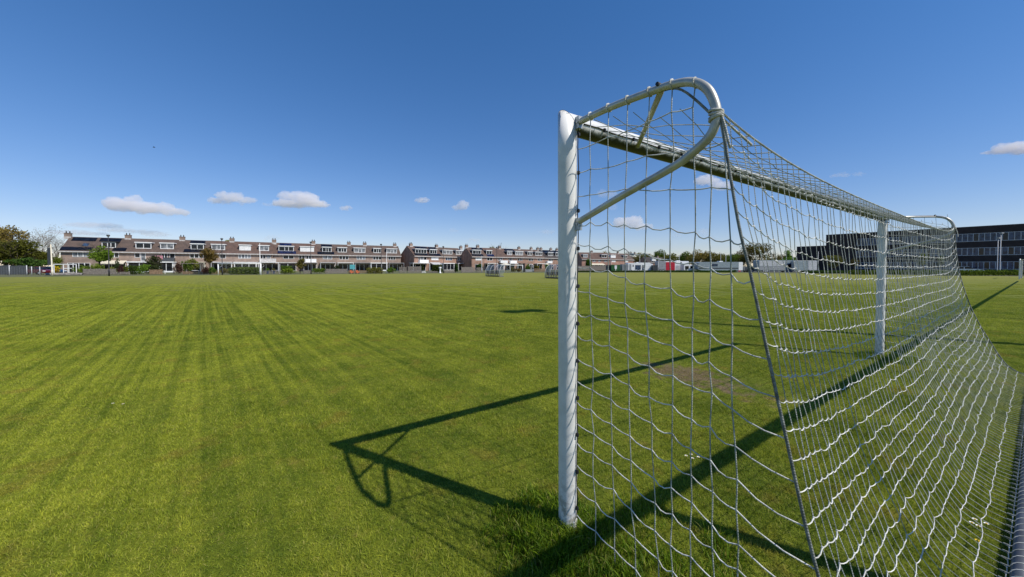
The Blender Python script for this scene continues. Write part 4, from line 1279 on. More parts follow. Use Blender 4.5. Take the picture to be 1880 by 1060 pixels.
# trees at the right, behind the vans
TR = 'trees behind the parked vans'
rt = [('park_tree', 'small dim tree above the pink brick house roofs', 1071, 16, 462, 240, 'folive', 900), ('park_tree', 'faint round tree top behind the white dormers', 1110, 20, 459, 250, 'fbronze', 900),
      ('park_tree', 'pale bare tree behind the brown roofed house', 1150, 24, 461, 255, 'fgrey', 900), ('park_tree', 'wide olive tree left of the two small far houses', 1184, 34, 462, 250, 'folive', 1500),
      ('park_tree', 'dark green tallest tree over the red truck', 1208, 22, 454, 258, 'fgreen', 1600), ('park_tree', 'olive tree just right of the red truck', 1234, 30, 461, 235, 'folive', 1600),
      ('park_tree', 'olive green tree above the white camper beside the truck', 1258, 26, 460, 225, 'fgreen', 1500), ('park_tree', 'wide bronze bare tree left of the long grey trailer', 1284, 36, 454, 215, 'fbronze', 2000),
      ('park_tree', 'mid green tree over the long grey trailer', 1312, 32, 459, 210, 'folive', 1700), ('park_tree', 'low green tree over the right end of the long trailer', 1343, 34, 462, 205, 'fgreen', 1700),
      ('park_tree', 'tall broad bronze green tree behind the corner rope', 1394, 52, 440, 170, 'folive', 3400), ('park_tree', 'low olive tree left of the tall tree behind the corner rope', 1366, 26, 462, 180, 'folive', 1500),
      ('park_tree', 'light green slim tree above the blue truck cab', 1446, 12, 457, 170, 'flight', 700), ('park_tree', 'low dark green trees left of the office wing', 1458, 40, 467, 165, 'fgreen', 1500),
      ('park_tree', 'bare tree touching the left wing of the office block', 1474, 18, 456, 150, 'fgrey', 800)]
rt += [('park_tree', 'low bronze budding tree in the gap left of the small far houses', 1166, 26, 465, 262, 'fbronze', 800), ('park_tree', 'low olive tree in the gap right of the green tallest tree', 1222, 26, 463, 262, 'folive', 900),
       ('park_tree', 'loose bronze tree between the small camper and the long trailer', 1270, 30, 460, 240, 'fbronze', 1000), ('park_tree', 'loose bronze tree behind the middle of the long trailer', 1300, 30, 461, 236, 'fbronze', 1000),
       ('park_tree', 'loose olive tree behind the right part of the long trailer', 1328, 30, 462, 232, 'folive', 1000), ('park_tree', 'loose bronze tree left of the low olive tree by the corner rope', 1352, 28, 461, 228, 'fbronze', 1000),
       ('park_tree', 'loose olive tree right of the tall bronze green tree', 1422, 30, 464, 215, 'folive', 1000), ('park_tree', 'low bronze tree behind the pale grey trailer', 1438, 28, 467, 210, 'fbronze', 900)]
for nm, lb, cx, w, yt, Y, lf, n in rt:
    tree(nm, lb, cx, w * 1.45, yt - 1.5, Y, lf, int(n * 1.5), .0016 * Y + .03, .05, group=TR, twigs=1, clumps=18)
tree('young_tree', 'young olive tree in front of the blank office wall', 1532, 40, 464, 100, 'folive', 1500, .16, .2)
tree('young_tree', 'small light green tree before the offices, left of the net edge', 1694, 20, 464, 88, 'flight', 800, .14, .3)
tree('young_tree', 'tiny light green tree before the offices, at the net edge', 1727, 14, 462, 86, 'flight', 600, .12, .3)
tree('young_tree', 'small olive tree standing right of the young tree by the office wall', 1568, 18, 470, 95, 'folive', 700, .14, .3)

# garden bushes and hedges
gb = [('shrub', 'yellow flowering shrub beside the white garden gate frame', 97, 111, 488.5, 66, 'fyellow'), ('shrub', 'yellow green shrub in the first garden', 139, 168, 486, 66, 'flight'), ('shrub', 'light green shrub under the round green tree', 169, 188, 483, 67, 'flight'),
      ('shrub', 'yellowish shrub behind the first lamp post', 199, 214, 489, 67, 'folive'), ('shrub', 'purple brown shrub right of the first lamp post', 212, 227, 487, 66, 'fpurple'), ('shrub', 'small pale green shrub next to the purple one', 225, 234, 488, 66.5, 'flight'),
      ('hedge', 'dark clipped garden hedge under the white extension', 232, 253, 487.5, 68, 'dunes'), ('shrub', 'fresh green tall shrub right of the dark clipped hedge', 254, 275, 484, 68, 'flight'),
      ('shrub', 'dark shrub next to the wooden panel fence', 272, 296, 486, 69, 'fconif'), ('shrub', 'purple brown overgrown shrub in the fourth garden', 318, 334, 480, 70, 'fpurple'), ('shrub', 'green climbing shrub over the vine arbour', 334, 352, 479, 71, 'fgreen'),
      ('shrub', 'pale leaved shrub above the vine arbour', 342, 366, 474, 76, 'folive'), ('shrub', 'reddish shrub under the bronze leaved tree', 370, 386, 490, 69, 'fpurple'), ('shrub', 'small green shrub left of the white goal', 385, 398, 491, 69, 'fgreen'),
      ('shrub', 'dull brown shrub inside the white goal at left', 403, 424, 492, 72, 'folive'), ('shrub', 'light green low shrub right of the long hedge', 513, 545, 493, 72, 'flight'), ('shrub', 'darker green shrub behind the light one', 515, 540, 488, 78, 'fgreen'),
      ('shrub', 'rounded green shrub at the foot of the third lamp post', 571, 597, 492.5, 73, 'fgreen'), ('shrub', 'dark shrub beside the orange garden toys', 613, 624, 486, 82, 'fconif'), ('hedge', 'olive hedge under the white lean-to wall', 674, 702, 491.5, 76, 'folive'),
      ('shrub', 'green shrub behind the white pole', 708, 728, 491, 78, 'fgreen'), ('shrub', 'dark shrub behind the white steps', 773, 778, 487, 88, 'dunes'), ('hedge', 'dark hedge under the striped awning', 794, 812, 486.5, 88, 'dunes'),
      ('shrub', 'dark evergreen shrub at the middle terrace end', 833, 842, 484, 90, 'dunes'), ('shrub', 'dark shrub left of the first dugout', 874, 890, 484, 98, 'dunes'), ('shrub', 'yellow green shrub inside the far small goal', 936, 948, 491, 99, 'folive'),
      ('shrub', 'brown low shrub inside the far small goal', 946, 958, 493, 100, 'fbronze'), ('shrub', 'green shrub right of the dark gate post', 963, 976, 485, 102, 'fgreen'), ('shrub', 'olive shrub by the round arched gate', 978, 990, 487, 102, 'folive'),
      ('shrub', 'bush behind the second dugout', 1000, 1010, 486, 103, 'fgreen'), ('shrub', 'round dark green bush in front of the pink brick houses', 1072, 1087, 475.5, 150, 'fgreen')]
for nm, lb, x0, x1, yt, Y, lf in gb:
    bush(nm, lb, x0, x1, yt, Y, lf, size=.0018 * Y, cat='hedge' if nm == 'hedge' else 'bush', group='garden shrubs before the terraces', box=nm == 'hedge', deep=.7 if nm == 'hedge' else None)
bush('hedge', 'long dark green clipped hedge behind the white goal at left', 423.5, 478, 491, 68.5, 'fgreen', 9000, .085, 'hedge', box=True, deep=.8)
VH = 'low hedges in front of the parked vehicles'
for x0, x1, yt, Y, lb in ((1058, 1122, 497.3, 93, 'low dark verge hedge below the wooden fence, behind the net'), (1123, 1222, 497.2, 92.5, 'low dark verge hedge below the green container and white campers'), (1224, 1282, 497.0, 92, 'low verge hedge below the red truck'), (1284, 1350, 496.8, 89, 'ragged verge hedge below the long grey trailer'),
                          (1478, 1560, 497, 77, 'dark verge hedge below the young tree at the office wall'), (1562, 1700, 496.6, 66, 'dark verge hedge crossing behind the far goal post'), (1702, 1960, 496.2, 59, 'dark verge hedge in front of the office block at right')):
    bush('hedge', lb, x0, x1, yt, Y, 'dunes' if x0 < 1500 else 'fgreen', int(1400 + 22 * (x1 - x0)), .12, 'hedge', VH, box=True, deep=.7)

# ------------------------------------------------------------------ fences and garden furniture
def board_fence(label, xa, ya, xb, yb, h, mat='wood', gap=.02, board=.14, rails=True, cat='fence', name='wooden_fence', z0=0.0):
    """upright boards between posts from pixel xa at depth ya to pixel xb at depth yb"""
    A = at(xa, 489, ya); B = at(xb, 489, yb)
    d = Vector((B.x - A.x, B.y - A.y)); ln = d.length
    t = thing(name, label, cat, (A.x, A.y, z0), math.atan2(d.y, d.x))
    mb = MB(); n = max(2, int(ln / (board + gap)))
    for i in range(n):
        x = ln * i / n; mb.box(x, x + ln / n - gap, 0, .02, .06, h * random.uniform(.94, 1.0))
    mb.build('boards', M[mat], t)
    mb = MB()
    for zz in (h * .25, h * .8): mb.box(0, ln, .021, .06, zz, zz + .08)
    mb.build('rail', M[mat], t)
    k = max(2, int(ln / 2.2) + 1)
    for i in range(k):
        x = ln * i / (k - 1); mb = MB(); mb.box(x - .05, x + .05, .061, .16, -.1, h + .05); mb.build('post', M[mat], t)
    return t

board_fence('weathered grey board fence under the round green tree', 152, 64, 211, 65.5, 1.15)
board_fence('low grey plank fence with gaps right of the first lamp post', 212, 65.5, 237, 66.3, .55, gap=.1)
board_fence('wooden panel fence beside the dark shrub', 274, 67.5, 297, 68.3, .95, 'woodwarm')
board_fence('low wooden fence under the vine arbour', 335, 69, 372, 70, .6, 'woodwarm', gap=.06)
board_fence('brown board fence behind the bronze leaved tree', 372, 70.5, 402, 71, .75, 'woodwarm')
board_fence('low rail fence in front of the white canopy terrace', 481, 72.5, 517, 73.5, .75, gap=.4)
board_fence('low pale fence beside the third lamp post', 557, 74.5, 571, 75, .8, gap=.1)
board_fence('long grey board fence left of the turquoise cloth', 597, 75, 637, 76.5, 1.05)
board_fence('reddish low board fence behind orange garden toys', 640, 78, 674, 79, .7, 'woodwarm', gap=.1)
board_fence('grey wood fence below the white lean-to wall', 674, 78.5, 702, 79.5, .8)
board_fence('grey slatted fence before the shaded gable end', 733, 82.5, 746, 83, 1.45, gap=.1)
board_fence('tall grey slatted fence with trellis before the middle terrace', 749, 83, 773, 84, 1.6, gap=.05)
board_fence('low grey wall-like fence under the striped awning', 785, 85, 803, 85.5, .35)
board_fence('low dark picket fence right of the fourth lamp post', 816, 86, 834, 87, .8, gap=.08)
board_fence('solid light wood fence at the middle terrace end', 847, 87.5, 868, 88.5, 1.45, 'wood', gap=.005)
board_fence('picket fence left of the first dugout', 868, 88.5, 887, 89.5, 1.3, gap=.09)
board_fence('low bluish grey fence by the round arched gate', 965, 97, 981, 98, .75, 'grey')
board_fence('brown picket fence left of the second dugout', 981, 97.5, 1003, 98.5, 1.0, 'woodwarm', gap=.1)
board_fence('long weathered wooden fence behind the side net', 1062, 104, 1119, 106, 1.75, 'wood', gap=.01)
# stone edging beyond the turf
t = thing('stone_wall', 'low grey stone edging wall along the pitch in front of the first garden', 'wall', (0, 0, 0))
A, B = at(84, 489, 62), at(152, 489, 63.5)
mb = MB(); mb.tube([(A.x, A.y, .1), (B.x, B.y, .1)], .3, 4); mb.build('stones', M['stone'], t)
# mesh fence at far left with light posts
A, B = at(-60, 489, 55), at(80, 489, 61)
d = Vector((B.x - A.x, B.y - A.y)); ln = d.length
t = thing('mesh_fence', 'wire mesh fence on pale posts at the far left edge', 'fence', (A.x, A.y, 0), math.atan2(d.y, d.x))
for px in (-40, -12, 17, 49, 58, 73):
    r = ray(px, 489); a = (px - 940) / F
    u = (a * A.y - A.x) / (d.x / ln - a * d.y / ln)
    mb = MB(); mb.tube([(u, 0, -.1), (u, 0, 1.75 if px < 50 else 1.55)], .055, 8); mb.build('post', M['lightgrey'], t, True)
mb = MB()
for i in range(int(ln / .25)): mb.tube([(i * .25, 0, .05), (i * .25, 0, 1.5)], .004, 4)
for i in range(8): mb.tube([(0, .01, .1 + i * .2), (ln, .01, .1 + i * .2)], .004, 4)
mb.build('wire_mesh', M['galv'], t)
board_fence('dark windbreak screen behind the mesh fence at far left', -60, 62, 47, 64.5, 1.8, 'darkgrey', gap=.004, board=.5, name='windbreak_screen', cat='screen')
# white gate frame
A, B = at(99, 489, 64), at(140, 489, 65); d = B - A; ln = d.length
t = thing('garden_gate', 'white tubular garden gate frame beside the flagpole', 'gate', (A.x, A.y, 0), math.atan2(d.y, d.x))
mb = MB(); mb.tube([(0, 0, 1.95), (ln, 0, 1.95)], .07, 8); mb.tube([(ln * .42, 0, 1.2), (ln * .8, 0, 1.2)], .06, 8); mb.build('rail', M['white'], t)
for k in (0.0, .42, .66, 1.0):
    mb = MB(); mb.tube([(ln * k, 0, 0), (ln * k, 0, 1.95)], .06, 8); mb.build('post', M['white'], t)

def pole(name, label, cat, px, ytop, Y, r, mat, head=None, lean=0.0, group=None):
    b_ = at(px, 489, Y); H = hz(ytop, Y)
    t = thing(name, label, cat, (b_.x, Y, 0), 0, group)
    mb = MB(); mb.tube([(0, 0, -.1), (0, 0, .9), (0, 0, .95), (lean, 0, H)], [r * 1.5, r * 1.5, r, r * .7], 10); mb.build('pole', M[mat], t, True)
    if head == 'top':
        mb = MB(); mb.tube([(lean, 0, H), (lean, 0, H + .12), (lean, 0, H + .3), (lean, 0, H + .36)], [.08, .2, .22, .1], 10); mb.build('lamp_head', M['darkgrey'], t, True)
    if head == 'flood':
        mb = MB(); mb.box(lean - .2, lean + .2, -.25, .12, H - .05, H + .2); mb.build('lamp_head', M['grey'], t)
    return t
LP = 'dark lamp posts along the far edge of the pitch'
for px, yt, Y, lb in ((200, 435, 58, 'dark lamp post in front of the round green garden tree'), (408, 441, 65, 'dark lamp post standing inside the outline of the white goal'), (571, 447, 72, 'dark lamp post at the rounded green shrub, third from left'),
                      (700, 451, 76, 'dark lamp post beside the white lean-to wall'), (814, 455, 81, 'dark lamp post in front of the middle terrace'), (912, 456, 89, 'dark lamp post behind the first dugout')):
    pole('lamp_post', lb, 'lamp post', px, yt, Y, .07, 'dark', 'top', group=LP)
t = pole('flagpole', 'thick cream flagpole with a narrow dark banner beside the first house', 'flagpole', 95.5, 449, 61, .095, 'cream', lean=-.12)
mb = MB(); z1 = hz(455, 61); mb.box(-.75, -.2, -.02, .02, hz(487, 61), z1); mb.build('banner', M['darkgrey'], t)
pole('flagpole', 'slim white flagpole at the right post of the white goal', 'flagpole', 477.5, 447, 67, .055, 'white')
pole('flagpole', 'slim pale pole beside the white lean-to wall', 'flagpole', 710, 463, 79, .05, 'white')
pole('flagpole', 'slim pale pole just left of the first dugout', 'flagpole', 884.5, 470, 88, .07, 'lightgrey')
MP = 'slim grey light masts behind the parked vehicles'
for px, yt, Y, lb in ((1121.5, 470, 101, 'slim pale mast left of the green container'), (1174.5, 465, 101, 'slim pale mast above the white campers'), (1219.5, 465, 101, 'slim pale mast beside the red truck'), (1247, 469, 105, 'thin mast above the white truck body'),
                      (1323, 463, 103, 'thin mast above the long grey trailer'), (1332.5, 463, 96, 'pale mast in front of the long grey trailer'), (1502, 462, 90, 'green grey mast left of the young tree by the offices')):
    pole('light_mast', lb, 'light mast', px, yt, Y, .055, 'lightgrey', group=MP)
pole('floodlight', 'pale floodlight mast before the offices, taller of the pair', 'lamp post', 1836, 429, 62, .06, 'lightgrey', 'flood')
pole('floodlight', 'pale floodlight mast before the offices, shorter of the pair', 'lamp post', 1831, 438, 64, .055, 'lightgrey', 'flood')
# the tall mast outside the frame whose long thin shadow crosses the pitch
sunv = Vector((0.77, -0.41, 1.0))
tip = ground(967, 572)
HM = 15.0
t = thing('floodlight', 'tall floodlight mast standing to the right behind the goal', 'lamp post', (tip.x + sunv.x * HM, tip.y + sunv.y * HM, 0), .4)
mb = MB(); mb.tube([(0, 0, -.2), (0, 0, 1.2), (0, 0, HM)], [.15, .15, .075], 12); mb.build('pole', M['galv'], t, True)
mb = MB(); mb.box(-.7, .7, -.12, .12, HM - .1, HM); mb.box(-.68, -.1, -.3, .2, HM + .004, HM + .4); mb.box(.1, .68, -.3, .2, HM + .004, HM + .4); mb.build('lamp_head', M['grey'], t)

# garden furniture
t = thing('laundry_line', 'turquoise cloth hanging on a line in front of the open garden room', 'laundry', at(641, 489, 80) * 1, .3); t.location.z = 0
mb = MB(); mb.tube([(0, 0, 0), (0, 0, 2.0)], .03, 6); mb.tube([(1.4, 0, 0), (1.4, 0, 2.0)], .03, 6); mb.tube([(0, 0, 1.98), (1.4, 0, 1.98)], .008, 4); mb.build('frame', M['grey'], t)
mb = MB()
for i in range(6): mb.face([(.15 + i * .18, .03 * (i % 2), .9), (.15 + (i + 1) * .18, .03 * ((i + 1) % 2), .95), (.15 + (i + 1) * .18, .03 * ((i + 1) % 2), 1.98), (.15 + i * .18, .03 * (i % 2), 1.98)])
mb.build('cloth', M['teal'], t)
p = at(298, 489, 90.0); t = thing('bed_sheet', 'pink bed sheet hung over the dark balcony rail', 'laundry', (p.x, 88.2, 0), r1a.rz)
mb = MB()
for i in range(8): mb.box(i * .18, i * .18 + .17, -.03 - .02 * (i % 2), .0 - .02 * (i % 2), hz(477, 88), hz(469.5, 88))
mb.build('sheet', M['pink'], t)
t = thing('planter_column', 'white garden pillar with a cup shaped top before the striped awning', 'pillar', at(808, 489, 80) * 1); t.location.z = 0
mb = MB(); prof = [(.28, 0), (.28, .12), (.17, .2), (.15, .7), (.2, 1.05), (.3, 1.2), (.3, 1.42), (.2, 1.44)]
mb.tube([(0, 0, z) for r, z in prof], [r for r, z in prof], 12); mb.build('column', M['white'], t, True)
t = thing('garden_steps', 'small white wooden steps below the white balcony posts', 'steps', at(775, 489, 82.5) * 1, .5); t.location.z = 0
mb = MB(); mb.box(0, .9, 0, .5, .12, .2); mb.box(0, .9, .25, .75, .36, .44); mb.box(.02, .1, .0, .75, 0, .119); mb.box(.8, .88, 0, .75, 0, .119); mb.build('treads', M['white'], t)
def parasol(label, x0, x1, yt, yb, Y, mat):
    c = at((x0 + x1) / 2, 489, Y); w = (x1 - x0) / 2 / F * Y; zt, zb = hz(yt, Y), hz(yb, Y)
    t = thing('parasol', label, 'parasol', (c.x, Y, 0))
    mb = MB(); mb.tube([(0, 0, 0), (0, 0, zt)], .03, 6); mb.build('pole', M['wood'], t)
    mb = MB(); n = 8
    for k in range(n):
        a, b_ = 2 * math.pi * k / n, 2 * math.pi * (k + 1) / n
        mb.face([(0, 0, zt), (w * math.cos(a), w * math.sin(a), zb), (w * math.cos(b_), w * math.sin(b_), zb)])
        mb.face([(w * math.cos(a), w * math.sin(a), zb), (w * math.cos(a), w * math.sin(a), zb - .15), (w * math.cos(b_), w * math.sin(b_), zb - .15), (w * math.cos(b_), w * math.sin(b_), zb)])
    mb.build('canopy', M[mat], t)
parasol('cream parasol between the two dugouts, left of the small goal', 917, 938, 482.5, 486.5, 104, 'cream')
parasol('small cream parasol above the second dugout', 999, 1008, 483, 485.5, 104, 'cream')
def table_set(label, px, Y, mat='white'):
    c = at(px, 489, Y); t = thing('garden_table', label, 'table', (c.x, Y, 0), random.random())
    mb = MB(); mb.box(-.8, .8, -.45, .45, .7, .75); mb.build('table_top', M[mat], t)
    for x in (-.7, .7):
        for y in (-.35, .35):
            mb = MB(); mb.box(x - .03, x + .03, y - .03, y + .03, 0, .699); mb.build('leg', M[mat], t)
table_set('white garden table in front of the balcony with the pink sheet', 293, 71)
table_set('white garden table below the vine arbour house', 356, 72)
table_set('grey garden table under the white canopy behind the white goal', 506, 76, 'lightgrey')
def planter(label, px, Y, leaf, mat):
    c = at(px, 489, Y); t = thing('plant_pot', label, 'plant pot', (c.x, Y, 0))
    mb = MB(); mb.tube([(0, 0, 0), (0, 0, .45), (0, 0, .46)], [.18, .26, .2], 12); mb.build('pot', M[mat], t)
    V, Q = leaves(260, [(0, 0, .8)], [(.38, .38, .4)], .08); np_mesh('plant', V, Q, M[leaf], t)
planter('bushy plant in a blue grey pot under the white canopy, left one', 491, 75, 'fgreen', 'blue')
planter('bushy plant in a blue pot under the white canopy, right one', 502, 75.5, 'folive', 'blue')
# vine arbour
c = at(352, 489, 71); t = thing('arbour', 'garden arbour posts under the climbing shrub', 'arbour', (c.x, 71, 0), .5)
mb = MB(); mb.box(-1.6, 1.6, -.05, .05, 2.1, 2.2); mb.box(-1.6, 1.6, .95, 1.05, 2.1, 2.2)
for x in (-1.5, 0, 1.5): mb.box(x - .04, x + .04, -.3, 1.3, 2.204, 2.28)
mb.build('beams', M['wood'], t)
for x in (-1.45, 1.45):
    for y in (0, 1): mb = MB(); mb.box(x - .05, x + .05, y - .045, y + .045, 0, 2.098); mb.build('post', M['wood'], t)
# garden gate with a dark post
c = at(962, 489, 98); t = thing('gate_post', 'dark square gate post right of the far small goal', 'post', (c.x, 98, 0))
mb = MB(); mb.box(-.25, .25, -.25, .25, 0, 2.3); mb.box(-.3, .3, -.3, .3, 2.304, 2.42); mb.build('post', M['dark'], t)
# arched white framed garden door
c = at(975, 489, 105); t = thing('garden_arch', 'round topped white arch in the far hedge', 'arch', (c.x, 105, 0))
mb = MB(); mb.tube([(-.6, 0, 0), (-.6, 0, 1.6)] + [(.6 * math.cos(a), 0, 1.6 + .6 * math.sin(a)) for a in np.linspace(math.pi, 0, 9)] + [(.6, 0, 0)], .07, 8); mb.build('arch', M['white'], t)
# orange toys
for px, lb in ((645, 'orange garden toy left of the pair by the fence'), (656, 'orange garden toy right of the pair by the fence')):
    c = at(px, 489, 76); t = thing('garden_toy', lb, 'toy', (c.x, 76, 0), random.random())
    mb = MB(); mb.prism_y([(-.35, .1), (.35, .1), (.45, .5), (.1, .45), (0, .75), (-.3, .7)], -.2, .2); mb.build('body', M.setdefault('orange', plain('orange_plastic', (.55, .14, .05), .5)), t)
    mb = MB()
    for x in (-.28, .28): mb.tube([(x, -.24, .12), (x, .24, .12)], .12, 10)
    mb.build('wheel', M['tyre'], t)

# ------------------------------------------------------------------ simple goals and dugouts out on the pitch
def small_goal(label, x0, x1, ytop, Y, mat='white', rz=0.0):
    A, B = at(x0, 489, Y), at(x1, 489, Y); w = B.x - A.x; h = hz(ytop, Y)
    t = thing('football_goal', label, 'goal', (A.x, Y, 0), rz)
    for x in (0, w): mb = MB(); mb.tube([(x, 0, -.05), (x, 0, h)], .075, 12); mb.build('post', M[mat], t, True)
    mb = MB(); mb.tube([(-.07, 0, h), (w + .07, 0, h)], .073, 12); mb.build('crossbar', M[mat], t, True)
    for x in (0, w):
        mb = MB(); mb.tube(spline([(x, .05, h - .05), (x, .6, h - .08), (x, .8, h - .3), (x, .6, h - .5), (x, .05, h - .7)], 4), .02, 6); mb.build('net_bracket', M['lightgrey'], t, True)
    mb = MB()
    for i in range(int(w / .24) + 1): mb.tube([(i * .24, .8, h - .3), (i * .24, .95, h * .5), (i * .24, 1.4, .03)], .0022, 4)
    for i in range(9):
        k = i / 8; mb.tube([(0, .8 + .6 * k ** 1.6, (h - .3) * (1 - k) + .03), (w, .8 + .6 * k ** 1.6, (h - .3) * (1 - k) + .03)], .0022, 4)
    mb.build('net', M['netw'], t)
    return t
small_goal('full size white goal far across the pitch in front of the long hedge', 400.5, 479, 484.5, 62)
small_goal('smaller white goal far away between the two dugouts', 925.5, 959.5, 487.3, 88)

def clear_panel():
    m = bpy.data.materials.new('clear_polycarbonate'); m.use_nodes = True
    nt = m.node_tree; b = nt.nodes['Principled BSDF']
    b.inputs['Base Color'].default_value = (.16, .2, .25, 1); b.inputs['Roughness'].default_value = .2; b.inputs['Alpha'].default_value = .36
    return m
M['poly'] = clear_panel()
def dugout(label, px, ybase, rz):
    b_ = ground(px, ybase)
    t = thing('dugout', label, 'dugout', (b_.x, b_.y, 0), rz, 'team dugouts beside the far pitch')
    Lh = 1.5; prof = [(-.65, .12)] + [(-.65 + 1.15 * (1 - math.cos(a)), .55 + 1.3 * math.sin(a)) for a in np.linspace(0, 1.45, 8)]
    n = 4
    for i in range(n):
        x = -Lh + 2 * Lh * i / (n - 1)
        mb = MB(); mb.tube([(x, y, z) for y, z in prof], .027, 8); mb.tube([(x, -.65, .1), (x, .45, .1)], .022, 8); mb.build('arch', M['lightgrey'], t, True)
    mb = MB()
    for (ya, za), (yb, zb) in zip(prof[:-1], prof[1:]):
        mb.face([(-Lh, ya, za), (Lh, ya, za), (Lh, yb, zb), (-Lh, yb, zb)])
    mb.build('roof_panel', M['poly'], t)
    for x in (-Lh, Lh):
        mb = MB(); mb.face([(x, y, z) for y, z in prof] + [(x, .45, .6), (x, .2, .3)]); mb.build('end_panel', M['poly'], t)
    mb = MB(); mb.box(-Lh, Lh, -.62, -.5, .08, .16); mb.box(-Lh, Lh, .4, .46, .06, .14); mb.box(-Lh, Lh, -.45, .35, .0, .08); mb.build('base_frame', M['darkgrey'], t)
    for i in range(6):
        x = -Lh + .25 + i * .48
        mb = MB(); mb.box(x - .19, x + .19, -.35, .02, .42, .47); mb.prism_x([(-.35, .471), (-.42, .85), (-.38, .87), (-.31, .471)], x - .19, x + .19); mb.box(x - .03, x + .03, -.2, -.14, .081, .419)
        mb.build('seat', M['woodwarm'], t)
dugout('clear arched team dugout with brown seats in front of the far terrace', 909, 508, -.75)
dugout('clear arched team dugout partly hidden by the near goal post', 1021, 511.5, -.95)

# ------------------------------------------------------------------ vehicles
def wheel_set(t, xs, y0, y1, r):
    for x in xs:
        for y in (y0, y1):
            mb = MB(); mb.tube([(x, y - .1, r), (x, y + .1, r)], r, 16); w = mb.build('wheel', M['tyre'], t)
            mb = MB(); mb.tube([(x, y - .106, r), (x, y + .106, r)], r * .55, 12); mb.build('rim', M['lightgrey'], w)
def car(label, px, Y, mat, rz, scale=1.0, cat='car'):
    c = at(px, 489, Y); t = thing('parked_car', label, cat, (c.x, Y, 0), rz)
    body = [(-2.1, .35), (-2.15, .7), (-2.05, .95), (-1.2, 1.02), (1.0, 1.0), (2.0, .82), (2.15, .6), (2.1, .35)]
    mb = MB(); mb.prism_y(body, -.85, .85); mb.build('body', M[mat], t)
    roof = [(-1.95, .98), (-1.55, 1.44), (.1, 1.47), (.95, 1.02)]
    mb = MB(); mb.prism_y(roof, -.72, .72); cb = mb.build('cabin', M['glass'], t)
    mb = MB(); mb.prism_y([(-1.6, 1.42), (-1.5, 1.5), (.1, 1.52), (.2, 1.44)], -.7, .7)
    for x in (-.6,): mb.box(x - .05, x + .05, -.735, -.722, 1.0, 1.43)
    mb.build('roof_panel', M[mat], cb)
    wheel_set(t, (-1.35, 1.35), -.78, .78, .32)
    for y in (-.6, .6): mb = MB(); mb.box(2.08, 2.16, y - .18, y + .18, .62, .76); mb.build('headlight', M['white'], t)
    for y in (-.65, .65): mb = MB(); mb.box(-2.17, -2.1, y - .06, y + .06, .72, .86); mb.build('tail_light', M['truckred'], t)
    return t
car('dark red parked car behind the mesh fence posts at left', 72, 68, 'red', -.12)
car('dark blue car parked behind the red car', 92, 70, 'blue', .1)
car('white car parked before the office block beside the net edge', 1778, 80, 'white', -.9)

def camper(label, px0, px1, yt, Y, parts, wheels=(.2, .8), mat='white', prof=None, cat='camper van', name='camper_van', group=None, rz=0.0, zb=.45, width=2.2):
    """box bodied vehicle seen from the side: outline, windows and doors, wheels"""
    A, B = at(px0, 489, Y), at(px1, 489, Y); ln = B.x - A.x; H = hz(yt, Y)
    t = thing(name, label, cat, (A.x, Y, 0), rz, group)
    pr = prof or [(0, 0), (0, .92), (.03, 1), (.97, 1), (1, .9), (1, 0)]
    mb = MB(); mb.prism_y([(x * ln, zb + z * (H - zb)) for x, z in pr], 0, width); mb.build('body', M[mat], t)
    for (nm, a, b_, z0, z1, mk) in parts:
        mb = MB(); mb.box(a * ln, b_ * ln, -.03, -.003, zb + z0 * (H - zb), zb + z1 * (H - zb))
        if nm == 'roof_box':
            mb = MB(); mb.box(a * ln, b_ * ln, .5, 1.6, H + .003, H + z1)
        if nm == 'front_panel':
            mb = MB(); mb.box(a * ln, b_ * ln, -.05, width + .02, zb + z0 * (H - zb), zb + z1 * (H - zb))
        mb.build(nm, M[mk], t)
    wheel_set(t, [w * ln for w in wheels], .1, width - .1, .36)
    mb = MB(); mb.box(.08 * ln, .92 * ln, .25, width - .25, .3, zb - .003); mb.build('chassis', M['dark'], t)
    return t
PV = 'campers and trailers parked behind the low hedge'
camper('white camper van with dark side door and round window, left of two', 1153, 1177, 483.2, 97, [('door', .1, .25, .05, .85, 'grey'), ('window', .36, .43, .5, .75, 'glass'), ('window', .55, .98, .1, .72, 'bluegl'), ('roof_box', .7, .85, 0, .2, 'white')], group=PV)
camper('white camper van with sloping nose, right of two', 1177.3, 1200, 482.4, 97.5, [('window', .05, .3, .3, .7, 'curtain'), ('window', .06, .2, .05, .28, 'bluegl'), ('door', .74, .84, .0, .4, 'grey')], prof=[(0, 0), (0, .97), (.03, 1), (.62, 1), (.8, .86), (.93, .82), (1, .5), (1, 0)], group=PV)
camper('grey box trailer between the dark box and the red truck', 1208, 1222, 479.5, 98, [('panel', .1, .9, .1, .9, 'grey'), ('rear_door', .02, .08, .3, .9, 'white')], mat='grey', cat='trailer', name='box_trailer', group=PV, wheels=(.3, .7))
camper('red and white truck with a dark windscreen and white box body', 1221.5, 1265, 479.8, 98.5, [('front_panel', .02, .4, .02, .9, 'truckred'), ('windscreen', .03, .17, .1, .72, 'glass'), ('window', .63, .7, .68, .88, 'glass'), ('panel', .44, .98, .02, .55, 'lightgrey'), ('roof_box', .52, .66, 0, .2, 'white')], cat='truck', name='box_truck', group=PV, width=2.3)
camper('small white camper with sloping bonnet right of the red truck', 1256, 1275, 486, 95.5, [('window', .1, .45, .2, .75, 'glass'), ('windscreen', .6, .82, .3, .75, 'glass')], prof=[(0, 0), (0, 1), (.75, 1), (.88, .65), (1, .5), (1, 0)], group=PV)
